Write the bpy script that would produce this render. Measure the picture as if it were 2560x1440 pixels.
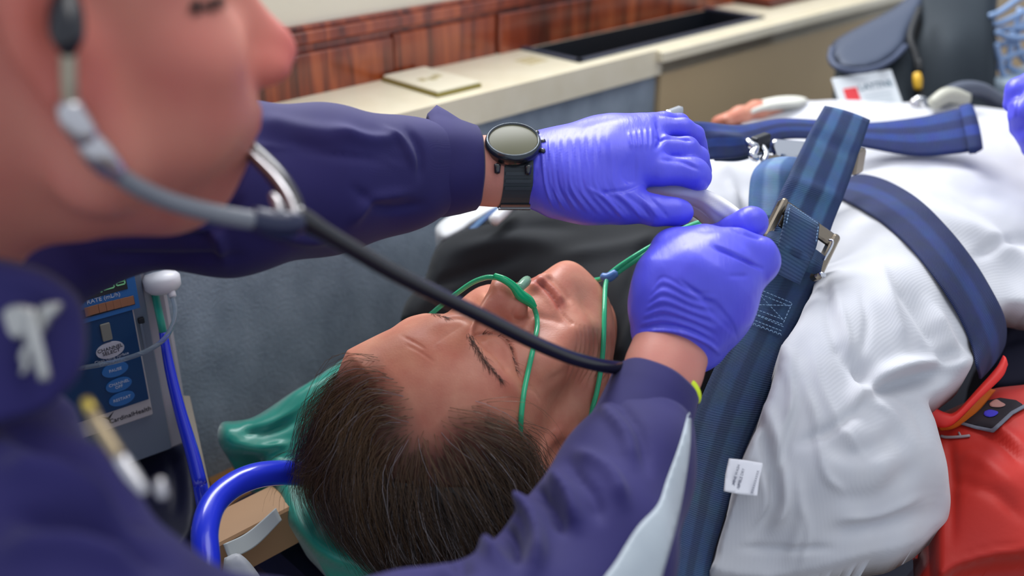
import bpy, math, random
import numpy as np
from mathutils import Matrix, Vector
from mathutils.bvhtree import BVHTree

for o in list(bpy.data.objects):
    bpy.data.objects.remove(o)
scene = bpy.context.scene
COL = scene.collection
rng = np.random.default_rng(7)

# ------------------------------------------------------------------ camera
F = 2500.0                      # focal length in pixels of the 2560 x 1440 frame
CX, CY = 1280.0, 720.0
PITCH = math.radians(26.0)
CAM = np.array([0.0, 0.0, 1.30])
cs, sn = math.cos(PITCH), math.sin(PITCH)
AX = np.array([[1, 0, 0], [0, -sn, -cs], [0, cs, -sn]], float)   # rows: right, down, forward

cam_data = bpy.data.cameras.new('camera')
cam = bpy.data.objects.new('camera', cam_data)
COL.objects.link(cam)
cam.location = CAM
cam.rotation_euler = (math.pi / 2 - PITCH, 0, 0)
cam_data.sensor_width = 36.0
cam_data.lens = F / 2560.0 * 36.0
cam_data.clip_start = 0.02
cam_data.dof.use_dof = True
cam_data.dof.focus_distance = 0.80
cam_data.dof.aperture_fstop = 2.9
scene.camera = cam

# ------------------------------------------------------------------ world and lights
world = bpy.data.worlds.new('world')
scene.world = world
world.use_nodes = True
bg = world.node_tree.nodes['Background']
bg.inputs[0].default_value = (0.80, 0.87, 1.0, 1)
bg.inputs[1].default_value = 0.56

def area(name, loc, target, sx, sy, power, col):
    l = bpy.data.lights.new(name, 'AREA')
    l.shape = 'RECTANGLE'; l.size = sx; l.size_y = sy; l.energy = power; l.color = col
    o = bpy.data.objects.new(name, l); COL.objects.link(o)
    o.location = loc
    d = Vector(target) - Vector(loc)
    o.rotation_euler = d.to_track_quat('-Z', 'Y').to_euler()
    return o
# daylight from the cabin windows above the side ledge, and an added soft overhead fill
area('cabin_window_light', (-0.25, 1.75, 2.15), (0.15, 0.85, 0.95), 1.5, 0.6, 33, (0.97, 0.98, 1.0))
area('overhead_fill_light', (0.55, 0.75, 2.5), (0.35, 0.8, 0.9), 1.2, 0.9, 7, (1.0, 0.97, 0.93))

vs = scene.view_settings
vs.view_transform = 'Standard'; vs.look = 'None'; vs.gamma = 1.0; vs.use_curve_mapping = False
vs.exposure = 0.38

# ------------------------------------------------------------------ geometry helpers
def C(px, py, d):
    return np.array([(px - CX) / F * d, (py - CY) / F * d, d])
def to_world(c):
    return np.asarray(c, float) @ AX + CAM
def to_cam(w):
    return (np.asarray(w, float) - CAM) @ AX.T
def P(px, py, d):
    return to_world(C(px, py, d))
def to_px(w):
    c = to_cam(w)
    return np.stack([CX + F * c[..., 0] / c[..., 2], CY + F * c[..., 1] / c[..., 2], c[..., 2]], -1)
def dz(px, py, z):
    """camera depth at which the pixel's ray meets the height z"""
    r = C(px, py, 1.0) @ AX
    return (z - CAM[2]) / r[2]

def lin(c):
    c = np.asarray(c, float) / 255.0
    return tuple(np.where(c <= 0.04045, c / 12.92, ((c + 0.055) / 1.055) ** 2.4))

MATS = {}
def mat(name, rgb, rough=0.6, metal=0.0, spec=0.5, noise=None, bump=None, sheen=0, sss=0, trans=0, alpha=1, coat=0, ior=1.45, tint=False, emit=0, aniso=0):
    """rgb in display values; noise=(scale, amount, rgb2); bump=(kind, scale, strength, dist)"""
    if name in MATS:
        return MATS[name]
    m = bpy.data.materials.new(name); m.use_nodes = True
    nt = m.node_tree; b = nt.nodes['Principled BSDF']
    col = lin(rgb)
    b.inputs['Base Color'].default_value = (*col, 1)
    b.inputs['Roughness'].default_value = rough
    b.inputs['Metallic'].default_value = metal
    b.inputs['Specular IOR Level'].default_value = spec
    b.inputs['IOR'].default_value = ior
    b.inputs['Sheen Weight'].default_value = sheen
    b.inputs['Subsurface Weight'].default_value = sss
    if sss:
        b.inputs['Subsurface Radius'].default_value = (1.0, 0.35, 0.2)
        b.inputs['Subsurface Scale'].default_value = 0.006
    b.inputs['Transmission Weight'].default_value = trans
    b.inputs['Alpha'].default_value = alpha
    b.inputs['Coat Weight'].default_value = coat
    b.inputs['Anisotropic'].default_value = aniso
    if emit:
        b.inputs['Emission Color'].default_value = (*col, 1); b.inputs['Emission Strength'].default_value = emit
    tc = nt.nodes.new('ShaderNodeTexCoord')
    out = None
    if noise:
        n = nt.nodes.new('ShaderNodeTexNoise'); n.inputs['Scale'].default_value = noise[0]; n.inputs['Detail'].default_value = 4
        if len(noise) > 3:
            mp = nt.nodes.new('ShaderNodeMapping'); mp.inputs['Scale'].default_value = noise[3]
            if len(noise) > 4: mp.inputs['Rotation'].default_value = noise[4]
            nt.links.new(tc.outputs['Object'], mp.inputs[0]); nt.links.new(mp.outputs[0], n.inputs['Vector'])
        else:
            nt.links.new(tc.outputs['Object'], n.inputs['Vector'])
        r = nt.nodes.new('ShaderNodeValToRGB')
        r.color_ramp.elements[0].position = 0.5 - noise[1]; r.color_ramp.elements[1].position = 0.5 + noise[1]
        r.color_ramp.elements[0].color = (*col, 1); r.color_ramp.elements[1].color = (*lin(noise[2]), 1)
        nt.links.new(n.outputs['Fac'], r.inputs[0]); out = r.outputs[0]
    if tint:   # per-vertex pigment of the thing itself (lips, lids, redness)
        a = nt.nodes.new('ShaderNodeAttribute'); a.attribute_name = 'pigment'
        mx = nt.nodes.new('ShaderNodeMix'); mx.data_type = 'RGBA'; mx.blend_type = 'MULTIPLY'
        mx.inputs[0].default_value = 1.0
        if out: nt.links.new(out, mx.inputs[6])
        else: mx.inputs[6].default_value = (*col, 1)
        nt.links.new(a.outputs['Color'], mx.inputs[7]); out = mx.outputs[2]
    if out: nt.links.new(out, b.inputs['Base Color'])
    if bump:
        kind, sc, st, dist = bump[:4]
        if kind == 'noise':
            t = nt.nodes.new('ShaderNodeTexNoise'); t.inputs['Scale'].default_value = sc; t.inputs['Detail'].default_value = 5
            o_ = t.outputs['Fac']
        elif kind == 'wave':
            t = nt.nodes.new('ShaderNodeTexWave'); t.inputs['Scale'].default_value = sc; t.inputs['Distortion'].default_value = bump[4] if len(bump) > 4 else 0.5
            t.inputs['Detail'].default_value = 2
            o_ = t.outputs['Fac']
        elif kind == 'weave':
            t = nt.nodes.new('ShaderNodeTexWave'); t.inputs['Scale'].default_value = sc; t.inputs['Distortion'].default_value = 1.0
            t2 = nt.nodes.new('ShaderNodeTexWave'); t2.bands_direction = 'Z'; t2.inputs['Scale'].default_value = sc
            t2.inputs['Distortion'].default_value = 1.0
            ad = nt.nodes.new('ShaderNodeMath'); nt.links.new(t.outputs['Fac'], ad.inputs[0]); nt.links.new(t2.outputs['Fac'], ad.inputs[1])
            nt.links.new(tc.outputs['Object'], t2.inputs['Vector']); o_ = ad.outputs[0]
        mpb = nt.nodes.new('ShaderNodeMapping')
        if len(bump) > 5: mpb.inputs['Rotation'].default_value = bump[5]
        if len(bump) > 6: mpb.inputs['Scale'].default_value = bump[6]
        nt.links.new(tc.outputs['Object'], mpb.inputs[0]); nt.links.new(mpb.outputs[0], t.inputs['Vector'])
        bp = nt.nodes.new('ShaderNodeBump'); bp.inputs['Strength'].default_value = st; bp.inputs['Distance'].default_value = dist
        nt.links.new(o_, bp.inputs['Height']); nt.links.new(bp.outputs[0], b.inputs['Normal'])
    MATS[name] = m
    return m

def webbing(name, dark, light, stripes, ribs=620.0):
    """seat belt webbing: stripes run along the strap (UV x), ribs across it (UV y in metres)"""
    m = bpy.data.materials.new(name); m.use_nodes = True
    nt = m.node_tree; b = nt.nodes['Principled BSDF']; b.inputs['Roughness'].default_value = 0.75
    b.inputs['Sheen Weight'].default_value = 0.02
    uv = nt.nodes.new('ShaderNodeUVMap'); sp = nt.nodes.new('ShaderNodeSeparateXYZ'); nt.links.new(uv.outputs[0], sp.inputs[0])
    r = nt.nodes.new('ShaderNodeValToRGB'); cr = r.color_ramp; cr.interpolation = 'EASE'
    cr.elements[0].position = 0; cr.elements[0].color = (*lin(dark), 1)
    cr.elements[1].position = 1; cr.elements[1].color = (*lin(dark), 1)
    for (p, l) in stripes:
        e = cr.elements.new(p); e.color = (*lin(light if l else dark), 1)
    nt.links.new(sp.outputs[0], r.inputs[0])
    n = nt.nodes.new('ShaderNodeTexNoise'); n.inputs['Scale'].default_value = 60; n.inputs['Detail'].default_value = 6
    tc = nt.nodes.new('ShaderNodeTexCoord'); nt.links.new(tc.outputs['Object'], n.inputs['Vector'])
    mx = nt.nodes.new('ShaderNodeMix'); mx.data_type = 'RGBA'; mx.blend_type = 'OVERLAY'; mx.inputs[0].default_value = 0.35
    nt.links.new(r.outputs[0], mx.inputs[6]); nt.links.new(n.outputs['Color'], mx.inputs[7])
    hs = nt.nodes.new('ShaderNodeHueSaturation'); hs.inputs['Saturation'].default_value = 1.04
    nt.links.new(mx.outputs[2], hs.inputs['Color'])
    nt.links.new(hs.outputs[0], b.inputs['Base Color'])
    mu = nt.nodes.new('ShaderNodeMath'); mu.operation = 'MULTIPLY'; mu.inputs[1].default_value = ribs * 2 * math.pi
    nt.links.new(sp.outputs[1], mu.inputs[0])
    si = nt.nodes.new('ShaderNodeMath'); si.operation = 'SINE'; nt.links.new(mu.outputs[0], si.inputs[0])
    bp = nt.nodes.new('ShaderNodeBump'); bp.inputs['Strength'].default_value = 0.45; bp.inputs['Distance'].default_value = 0.0004
    nt.links.new(si.outputs[0], bp.inputs['Height']); nt.links.new(bp.outputs[0], b.inputs['Normal'])
    MATS[name] = m
    return m

# ------------------------------------------------------------------ objects
def thing(name, label, cat, loc, group=None):
    o = bpy.data.objects.new(name, None); COL.objects.link(o)
    o.location = Vector([float(v) for v in loc]); o.empty_display_size = 0.05
    o['label'] = label; o['category'] = cat
    if group: o['group'] = group
    return o

def mesh_obj(name, V, faces, m, parent=None, smooth=True, label=None, cat=None, kind=None, uv=None, pigment=None, group=None):
    me = bpy.data.meshes.new(name)
    V = np.asarray(V, float)
    origin = np.zeros(3)
    if parent is None:
        lo, hi = V.min(0), V.max(0); origin = np.array([(lo[0] + hi[0]) / 2, (lo[1] + hi[1]) / 2, lo[2]])
    elif parent.type == 'EMPTY':
        origin = np.array(parent.location)
    elif parent.type == 'MESH':
        origin = np.array(parent.get('_o', (0, 0, 0)))
    Vl = V - origin
    if isinstance(faces, np.ndarray):
        n, k = faces.shape
        me.vertices.add(len(V)); me.vertices.foreach_set('co', Vl.astype(np.float32).ravel())
        me.loops.add(n * k); me.loops.foreach_set('vertex_index', faces.astype(np.int32).ravel())
        me.polygons.add(n); me.polygons.foreach_set('loop_start', np.arange(0, n * k, k, dtype=np.int32))
        me.update(calc_edges=True); me.validate()
    else:
        me.from_pydata(Vl.tolist(), [], [list(map(int, f)) for f in faces]); me.update()
    if smooth:
        me.polygons.foreach_set('use_smooth', np.ones(len(me.polygons), bool))
    if uv is not None:
        ul = me.uv_layers.new(name='UVMap')
        li = np.zeros(len(me.loops), np.int32); me.loops.foreach_get('vertex_index', li)
        ul.data.foreach_set('uv', np.asarray(uv, np.float32)[li].ravel())
    if pigment is not None:
        at = me.color_attributes.new('pigment', 'FLOAT_COLOR', 'POINT')
        pc = np.ones((len(V), 4), np.float32); pc[:, :3] = pigment
        at.data.foreach_set('color', pc.ravel())
    me.materials.append(m)
    o = bpy.data.objects.new(name, me); COL.objects.link(o)
    if parent is not None:
        o.parent = parent
    else:
        o.location = Vector(origin.tolist())
    o['_o'] = [float(v) for v in origin]
    if label: o['label'] = label
    if cat: o['category'] = cat
    if kind: o['kind'] = kind
    if group: o['group'] = group
    return o

class MB:
    """collects simple shapes into one mesh (world coordinates)"""
    def __init__(s): s.V = []; s.Fc = []; s.n = 0
    def add(s, V, Fc):
        V = np.asarray(V, float); s.V.append(V); s.Fc += [[i + s.n for i in f] for f in Fc]; s.n += len(V); return s
    def box(s, M, lo, hi, bev=0.0):
        lo = np.array(lo, float); hi = np.array(hi, float)
        if bev > 0:
            b = min(bev, 0.49 * (hi - lo).min()); pts = []; fc = []
            # rounded outline in the local xy plane with chamfered top and bottom
            def ring(ins, z):
                r = []
                for (cx, cy, a0) in ((hi[0] - b, hi[1] - b, 0), (lo[0] + b, hi[1] - b, 90), (lo[0] + b, lo[1] + b, 180), (hi[0] - b, lo[1] + b, 270)):
                    for a in (0, 30, 60, 90):
                        t = math.radians(a0 + a); r.append((cx + (b - ins) * math.cos(t), cy + (b - ins) * math.sin(t), z))
                return r
            e = b * 0.5
            rs = [ring(e, lo[2]), ring(0, lo[2] + e), ring(0, hi[2] - e), ring(e, hi[2])]
            n = 16; V = [p for r in rs for p in r]
            for k in range(3):
                for i in range(n):
                    j = (i + 1) % n; fc.append([k * n + i, k * n + j, (k + 1) * n + j, (k + 1) * n + i])
            fc.append(list(range(n))[::-1]); fc.append([3 * n + i for i in range(n)])
        else:
            V = [(x, y, z) for z in (lo[2], hi[2]) for (x, y) in ((lo[0], lo[1]), (hi[0], lo[1]), (hi[0], hi[1]), (lo[0], hi[1]))]
            fc = [[3, 2, 1, 0], [4, 5, 6, 7], [0, 1, 5, 4], [1, 2, 6, 5], [2, 3, 7, 6], [3, 0, 4, 7]]
        V = np.array(V); V = V @ M[:3, :3].T + M[:3, 3]
        if np.linalg.det(M[:3, :3]) < 0: fc = [f[::-1] for f in fc]
        return s.add(V, fc)
    def prism(s, M, poly, z0, z1):
        n = len(poly)
        V = [(x, y, z0) for x, y in poly] + [(x, y, z1) for x, y in poly]
        fc = [list(range(n))[::-1], [n + i for i in range(n)]] + [[i, (i + 1) % n, n + (i + 1) % n, n + i] for i in range(n)]
        V = np.array(V, float) @ M[:3, :3].T + M[:3, 3]
        return s.add(V, fc)
    def lathe(s, M, prof, seg=32, sx=1, sy=1):
        V = []; fc = []; k = len(prof)
        for (r, z) in prof:
            for i in range(seg):
                a = 2 * math.pi * i / seg; V.append((r * math.cos(a) * sx, r * math.sin(a) * sy, z))
        for j in range(k - 1):
            for i in range(seg):
                i2 = (i + 1) % seg; fc.append([j * seg + i, j * seg + i2, (j + 1) * seg + i2, (j + 1) * seg + i])
        fc.append(list(range(seg))[::-1]); fc.append([(k - 1) * seg + i for i in range(seg)])
        V = np.array(V) @ M[:3, :3].T + M[:3, 3]
        return s.add(V, fc)
    def tube(s, pts, rad, seg=12, sub=6, flat=None):
        V, fc = tube_geo(pts, rad, seg, sub, flat); return s.add(V, fc)
    def build(s, name, m, parent=None, smooth=False, **kw):
        o = mesh_obj(name, np.concatenate(s.V), s.Fc, m, parent, smooth, **kw)
        return o

def spline(pts, sub):
    """Catmull-Rom through the points (any dimension)"""
    P_ = np.asarray(pts, float)
    if len(P_) < 3: 
        t = np.linspace(0, 1, sub * (len(P_) - 1) + 1)[:, None]; return P_[0] * (1 - t) + P_[-1] * t
    Q = np.concatenate([[2 * P_[0] - P_[1]], P_, [2 * P_[-1] - P_[-2]]]); out = []
    for i in range(1, len(Q) - 2):
        for k in range(sub):
            t = k / sub; a, b, c, d = Q[i - 1], Q[i], Q[i + 1], Q[i + 2]
            out.append(0.5 * (2 * b + (c - a) * t + (2 * a - 5 * b + 4 * c - d) * t * t + (3 * b - a - 3 * c + d) * t ** 3))
    out.append(P_[-1]); return np.array(out)

def tube_geo(pts, rad, seg=12, sub=6, flat=None):
    pts = np.asarray(pts, float); rad = np.broadcast_to(np.asarray(rad, float), (len(pts),))
    S = spline(np.concatenate([pts, rad[:, None]], 1), sub); X = S[:, :3]; R = S[:, 3]
    T = np.gradient(X, axis=0); T /= np.linalg.norm(T, axis=1)[:, None] + 1e-12
    n = np.cross(T[0], [0, 0, 1.0]); 
    if np.linalg.norm(n) < 0.1: n = np.cross(T[0], [1.0, 0, 0])
    n /= np.linalg.norm(n); V = []; m = len(X)
    for i in range(m):
        n = n - T[i] * (n @ T[i]); n /= np.linalg.norm(n); b = np.cross(T[i], n)
        for k in range(seg):
            a = 2 * math.pi * k / seg; V.append(X[i] + R[i] * (math.cos(a) * n + math.sin(a) * b))
    fc = [[i * seg + k, i * seg + (k + 1) % seg, (i + 1) * seg + (k + 1) % seg, (i + 1) * seg + k] for i in range(m - 1) for k in range(seg)]
    # rounded ends
    V += [X[0] - T[0] * R[0] * 0.5, X[-1] + T[-1] * R[-1] * 0.5]; a0 = len(V) - 2
    fc += [[a0, (k + 1) % seg, k] for k in range(seg)] + [[a0 + 1, (m - 1) * seg + k, (m - 1) * seg + (k + 1) % seg] for k in range(seg)]
    return np.array(V), fc

def frame(origin, x, y=None, z=None):
    """4x4 with the given x axis and y (or z) hint"""
    x = np.asarray(x, float); x = x / np.linalg.norm(x)
    if z is not None:
        z = np.asarray(z, float); z = z - x * (x @ z); z /= np.linalg.norm(z); y = np.cross(z, x)
    else:
        y = np.asarray(y, float); y = y - x * (x @ y); y /= np.linalg.norm(y); z = np.cross(x, y)
    M = np.eye(4); M[:3, 0] = x; M[:3, 1] = y; M[:3, 2] = z; M[:3, 3] = origin
    return M

def normals(V, Fq):
    Fq = np.asarray(Fq)
    n = np.cross(V[Fq[:, 2]] - V[Fq[:, 0]], V[Fq[:, -1]] - V[Fq[:, 1]]) if Fq.shape[1] == 4 else np.cross(V[Fq[:, 1]] - V[Fq[:, 0]], V[Fq[:, 2]] - V[Fq[:, 0]])
    N = np.zeros_like(V)
    for k in range(Fq.shape[1]):
        for a in range(3): N[:, a] += np.bincount(Fq[:, k], n[:, a], len(V))
    return N / (np.linalg.norm(N, axis=1)[:, None] + 1e-12)

def relax(V, Fq, it=2, lam=0.5):
    e = np.concatenate([np.stack([Fq[:, k], Fq[:, (k + 1) % Fq.shape[1]]], 1) for k in range(Fq.shape[1])])
    e = np.concatenate([e, e[:, ::-1]]); cnt = np.bincount(e[:, 0], minlength=len(V))[:, None] + 1e-9
    for _ in range(it):
        A = np.stack([np.bincount(e[:, 0], V[e[:, 1], a], len(V)) for a in range(3)], 1) / cnt
        V = V + lam * (A - V)
    return V

def seg_dist(Q, A, B):
    d = B - A; t = np.clip(((Q - A) @ d) / (d @ d + 1e-12), 0, 1)
    return np.linalg.norm(Q - A - t[:, None] * d, axis=1), t

def ridges(V, N, lst):
    """press folds and creases into a surface: lst of (pixel polyline, width px, height m); they fade towards their ends"""
    q = to_px(V); Q = q[:, :2]; view = V - CAM; view /= np.linalg.norm(view, axis=1)[:, None]
    face = np.clip(-(N * view).sum(1) * 3 + 0.15, 0, 1)
    D = np.zeros(len(V))
    for (pl, w, h) in lst:
        pl = spline(np.asarray(pl, float), 5) if len(pl) > 2 else np.asarray(pl, float)
        lo = pl.min(0) - 3 * w; hi = pl.max(0) + 3 * w
        s = np.where((Q >= lo).all(1) & (Q <= hi).all(1))[0]
        if not len(s): continue
        best = np.full(len(s), 1e9); par = np.zeros(len(s)); n = len(pl) - 1
        for i in range(n):
            d, t = seg_dist(Q[s], pl[i], pl[i + 1]); u = d < best; best[u] = d[u]; par[u] = (i + t[u]) / n
        fade = np.clip(np.minimum(par, 1 - par) * 4 + 0.25, 0, 1)
        D[s] += h * np.exp(-(best / w) ** 2) * fade
    return V + N * (D * face)[:, None]

def tps(ctrl):
    c = np.asarray(ctrl, float); X = c[:, :2] / 500.0; n = len(X)
    r = np.linalg.norm(X[:, None] - X[None], axis=2); K = np.where(r > 0, r * r * np.log(r + 1e-12), 0) + np.eye(n) * 1e-4
    Pm = np.concatenate([np.ones((n, 1)), X], 1)
    A = np.block([[K, Pm], [Pm.T, np.zeros((3, 3))]])
    w = np.linalg.solve(A, np.concatenate([c[:, 2:], np.zeros((3, c.shape[1] - 2))]))
    def f(Q):
        Q = np.asarray(Q, float) / 500.0; r = np.linalg.norm(Q[:, None] - X[None], axis=2)
        U = np.where(r > 0, r * r * np.log(r + 1e-12), 0)
        o = U @ w[:n] + np.concatenate([np.ones((len(Q), 1)), Q], 1) @ w[n:]
        return o[:, 0] if o.shape[1] == 1 else o
    return f

def inside(Q, poly):
    x, y = Q[:, 0], Q[:, 1]; r = np.zeros(len(Q), bool); n = len(poly)
    for i in range(n):
        (x1, y1), (x2, y2) = poly[i], poly[(i + 1) % n]
        c = ((y1 > y) != (y2 > y)) & (x < (x2 - x1) * (y - y1) / (y2 - y1 + 1e-12) + x1); r ^= c
    return r

def sheet(name, poly, depth, m, parent=None, g=8, back=(0, 0.01, -0.03), rnd=(0, 0), folds=(), noise=None, smooth_poly=True, relax_it=1, round_pow=1.0, **kw):
    """a solid piece of cloth, skin or board whose upper face has the given outline and camera depth; 'back' is its body towards the underside"""
    poly = np.asarray(poly, float)
    if smooth_poly:
        poly = spline(np.concatenate([poly, poly[:1]]), 6)[:-1]
    lo = poly.min(0) - g; hi = poly.max(0) + g
    nx = int((hi[0] - lo[0]) / g) + 1; ny = int((hi[1] - lo[1]) / g) + 1
    gx, gy = np.meshgrid(lo[0] + g * np.arange(nx + 1), lo[1] + g * np.arange(ny + 1), indexing='ij')
    Q = np.stack([gx.ravel(), gy.ravel()], 1); idx = np.arange(len(Q)).reshape(nx + 1, ny + 1)
    cell = np.stack([idx[:-1, :-1], idx[1:, :-1], idx[1:, 1:], idx[:-1, 1:]], -1).reshape(-1, 4)
    keep = inside(Q[cell].mean(1), poly); cell = cell[keep]
    u, inv = np.unique(cell, return_inverse=True); Q = Q[u]; cell = inv.reshape(-1, 4)
    e = np.concatenate([np.stack([cell[:, k], cell[:, (k + 1) % 4]], 1) for k in range(4)])
    key = np.sort(e, 1); kk = key[:, 0] * len(Q) + key[:, 1]; uq, ct = np.unique(kk, return_counts=True)
    bd = e[np.isin(kk, uq[ct == 1])]; bv = np.unique(bd)
    def near(Qs):
        best = np.full(len(Qs), 1e9); pt = Qs.copy()
        for i in range(len(poly)):
            A, B = poly[i], poly[(i + 1) % len(poly)]; d, t = seg_dist(Qs, A, B); s = d < best
            best[s] = d[s]; pt[s] = A + t[s, None] * (B - A)
        return best, pt
    _, Q[bv] = near(Q[bv])
    # even out the second row
    V3 = np.concatenate([Q, np.zeros((len(Q), 1))], 1); R = relax(V3, cell, 2, 0.5)[:, :2]; msk = np.ones(len(Q), bool); msk[bv] = False; Q[msk] = R[msk]
    d = depth(Q) if callable(depth) else np.full(len(Q), float(depth))
    if rnd[0] > 0:
        ed, _ = near(Q); t = np.clip(1 - ed / rnd[0], 0, 1); d = d + rnd[1] * (1 - np.sqrt(np.clip(1 - t ** 2, 0, 1))) ** round_pow
    V = to_world(np.stack([(Q[:, 0] - CX) / F * d, (Q[:, 1] - CY) / F * d, d], 1))
    N = normals(V, cell[:, ::-1])
    vw = V - CAM
    if ((N * vw).sum(1)).mean() > 0: cell = cell[:, ::-1]; N = -N
    else: cell = cell[:, ::-1].copy(); 
    if ((normals(V, cell) * vw).sum(1)).mean() > 0: cell = cell[:, ::-1]
    N = normals(V, cell)
    if noise:
        a, l = noise; V = V + N * (a * wob(V, l))[:, None]
    if folds:
        V = ridges(V, N, folds)
    for _ in range(relax_it):
        V2 = relax(V, cell, 1, 0.5); V2[bv] = V[bv]; V = V2
    n = len(V); B = V + np.asarray(back, float)
    e = np.concatenate([np.stack([cell[:, k], cell[:, (k + 1) % 4]], 1) for k in range(4)])
    key = np.sort(e, 1); kk = key[:, 0] * n + key[:, 1]; uq, ct = np.unique(kk, return_counts=True); bd = e[np.isin(kk, uq[ct == 1])]
    side = np.stack([bd[:, 1], bd[:, 0], bd[:, 0] + n, bd[:, 1] + n], 1)
    Fc = np.concatenate([cell, cell[:, ::-1] + n, side])
    uv = np.concatenate([Q, Q]) / 1000.0
    return mesh_obj(name, np.concatenate([V, B]), Fc, m, parent, True, uv=uv, **kw)

_W = rng.normal(size=(24, 3)); _Ph = rng.uniform(0, 6.28, 24); _A = rng.uniform(0.5, 1, 24)
def wob(V, l):
    """smooth random field, about -1..1, wavelength l metres"""
    D = _W / np.linalg.norm(_W, axis=1)[:, None] * (2 * math.pi / l) * rng.uniform(0.6, 1.4, 24)[:, None]
    return (np.sin(V @ D.T + _Ph) * _A).sum(1) / 6.0

def ribbon(name, L, R, m, parent=None, thick=0.0016, sub=8, nu=12, bulge=0.0, folds=(), drape_bvh=None, **kw):
    """a strap between two edge lines given as (px, py, depth)"""
    Ls = spline([C(*p) for p in L], sub); Rs = spline([C(*p) for p in R], sub)
    Ls = to_world(Ls); Rs = to_world(Rs); n = len(Ls); u = np.linspace(0, 1, nu + 1)
    X = Ls[:, None] * (1 - u)[None, :, None] + Rs[:, None] * u[None, :, None]
    mid = X[:, nu // 2]; s = np.concatenate([[0], np.cumsum(np.linalg.norm(np.diff(mid, axis=0), axis=1))])
    uv = np.stack([np.broadcast_to(u, (n, nu + 1)), np.broadcast_to(s[:, None], (n, nu + 1))], -1).reshape(-1, 2)
    V = X.reshape(-1, 3); id_ = np.arange(n * (nu + 1)).reshape(n, nu + 1)
    cell = np.stack([id_[:-1, :-1], id_[:-1, 1:], id_[1:, 1:], id_[1:, :-1]], -1).reshape(-1, 4)
    N = normals(V, cell)
    if ((N * (V - CAM)).sum(1)).mean() > 0: cell = cell[:, ::-1]; N = -N
    if drape_bvh is not None:
        for i in range(len(V)):
            r = V[i] - CAM; l = np.linalg.norm(r); h = drape_bvh.ray_cast(Vector(CAM.tolist()), Vector((r / l).tolist()))
            if h[0] is not None and h[3] - .003 < l: V[i] = CAM + r / l * (h[3] - .003)
        V = relax(V, cell, 3, .5); N = normals(V, cell)
        V = V + N * .002
    if bulge: V = V + N * (bulge * (1 - (2 * uv[:, 0] - 1) ** 2))[:, None]
    if folds: V = ridges(V, N, folds)
    B = V - N * thick; k = len(V)
    e = np.concatenate([np.stack([cell[:, a], cell[:, (a + 1) % 4]], 1) for a in range(4)])
    key = np.sort(e, 1); kk = key[:, 0] * k + key[:, 1]; uq, ct = np.unique(kk, return_counts=True); bd = e[np.isin(kk, uq[ct == 1])]
    side = np.stack([bd[:, 1], bd[:, 0], bd[:, 0] + k, bd[:, 1] + k], 1)
    Fc = np.concatenate([cell, cell[:, ::-1] + k, side])
    return mesh_obj(name, np.concatenate([V, B]), Fc, m, parent, True, uv=np.concatenate([uv, uv]), **kw)

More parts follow.
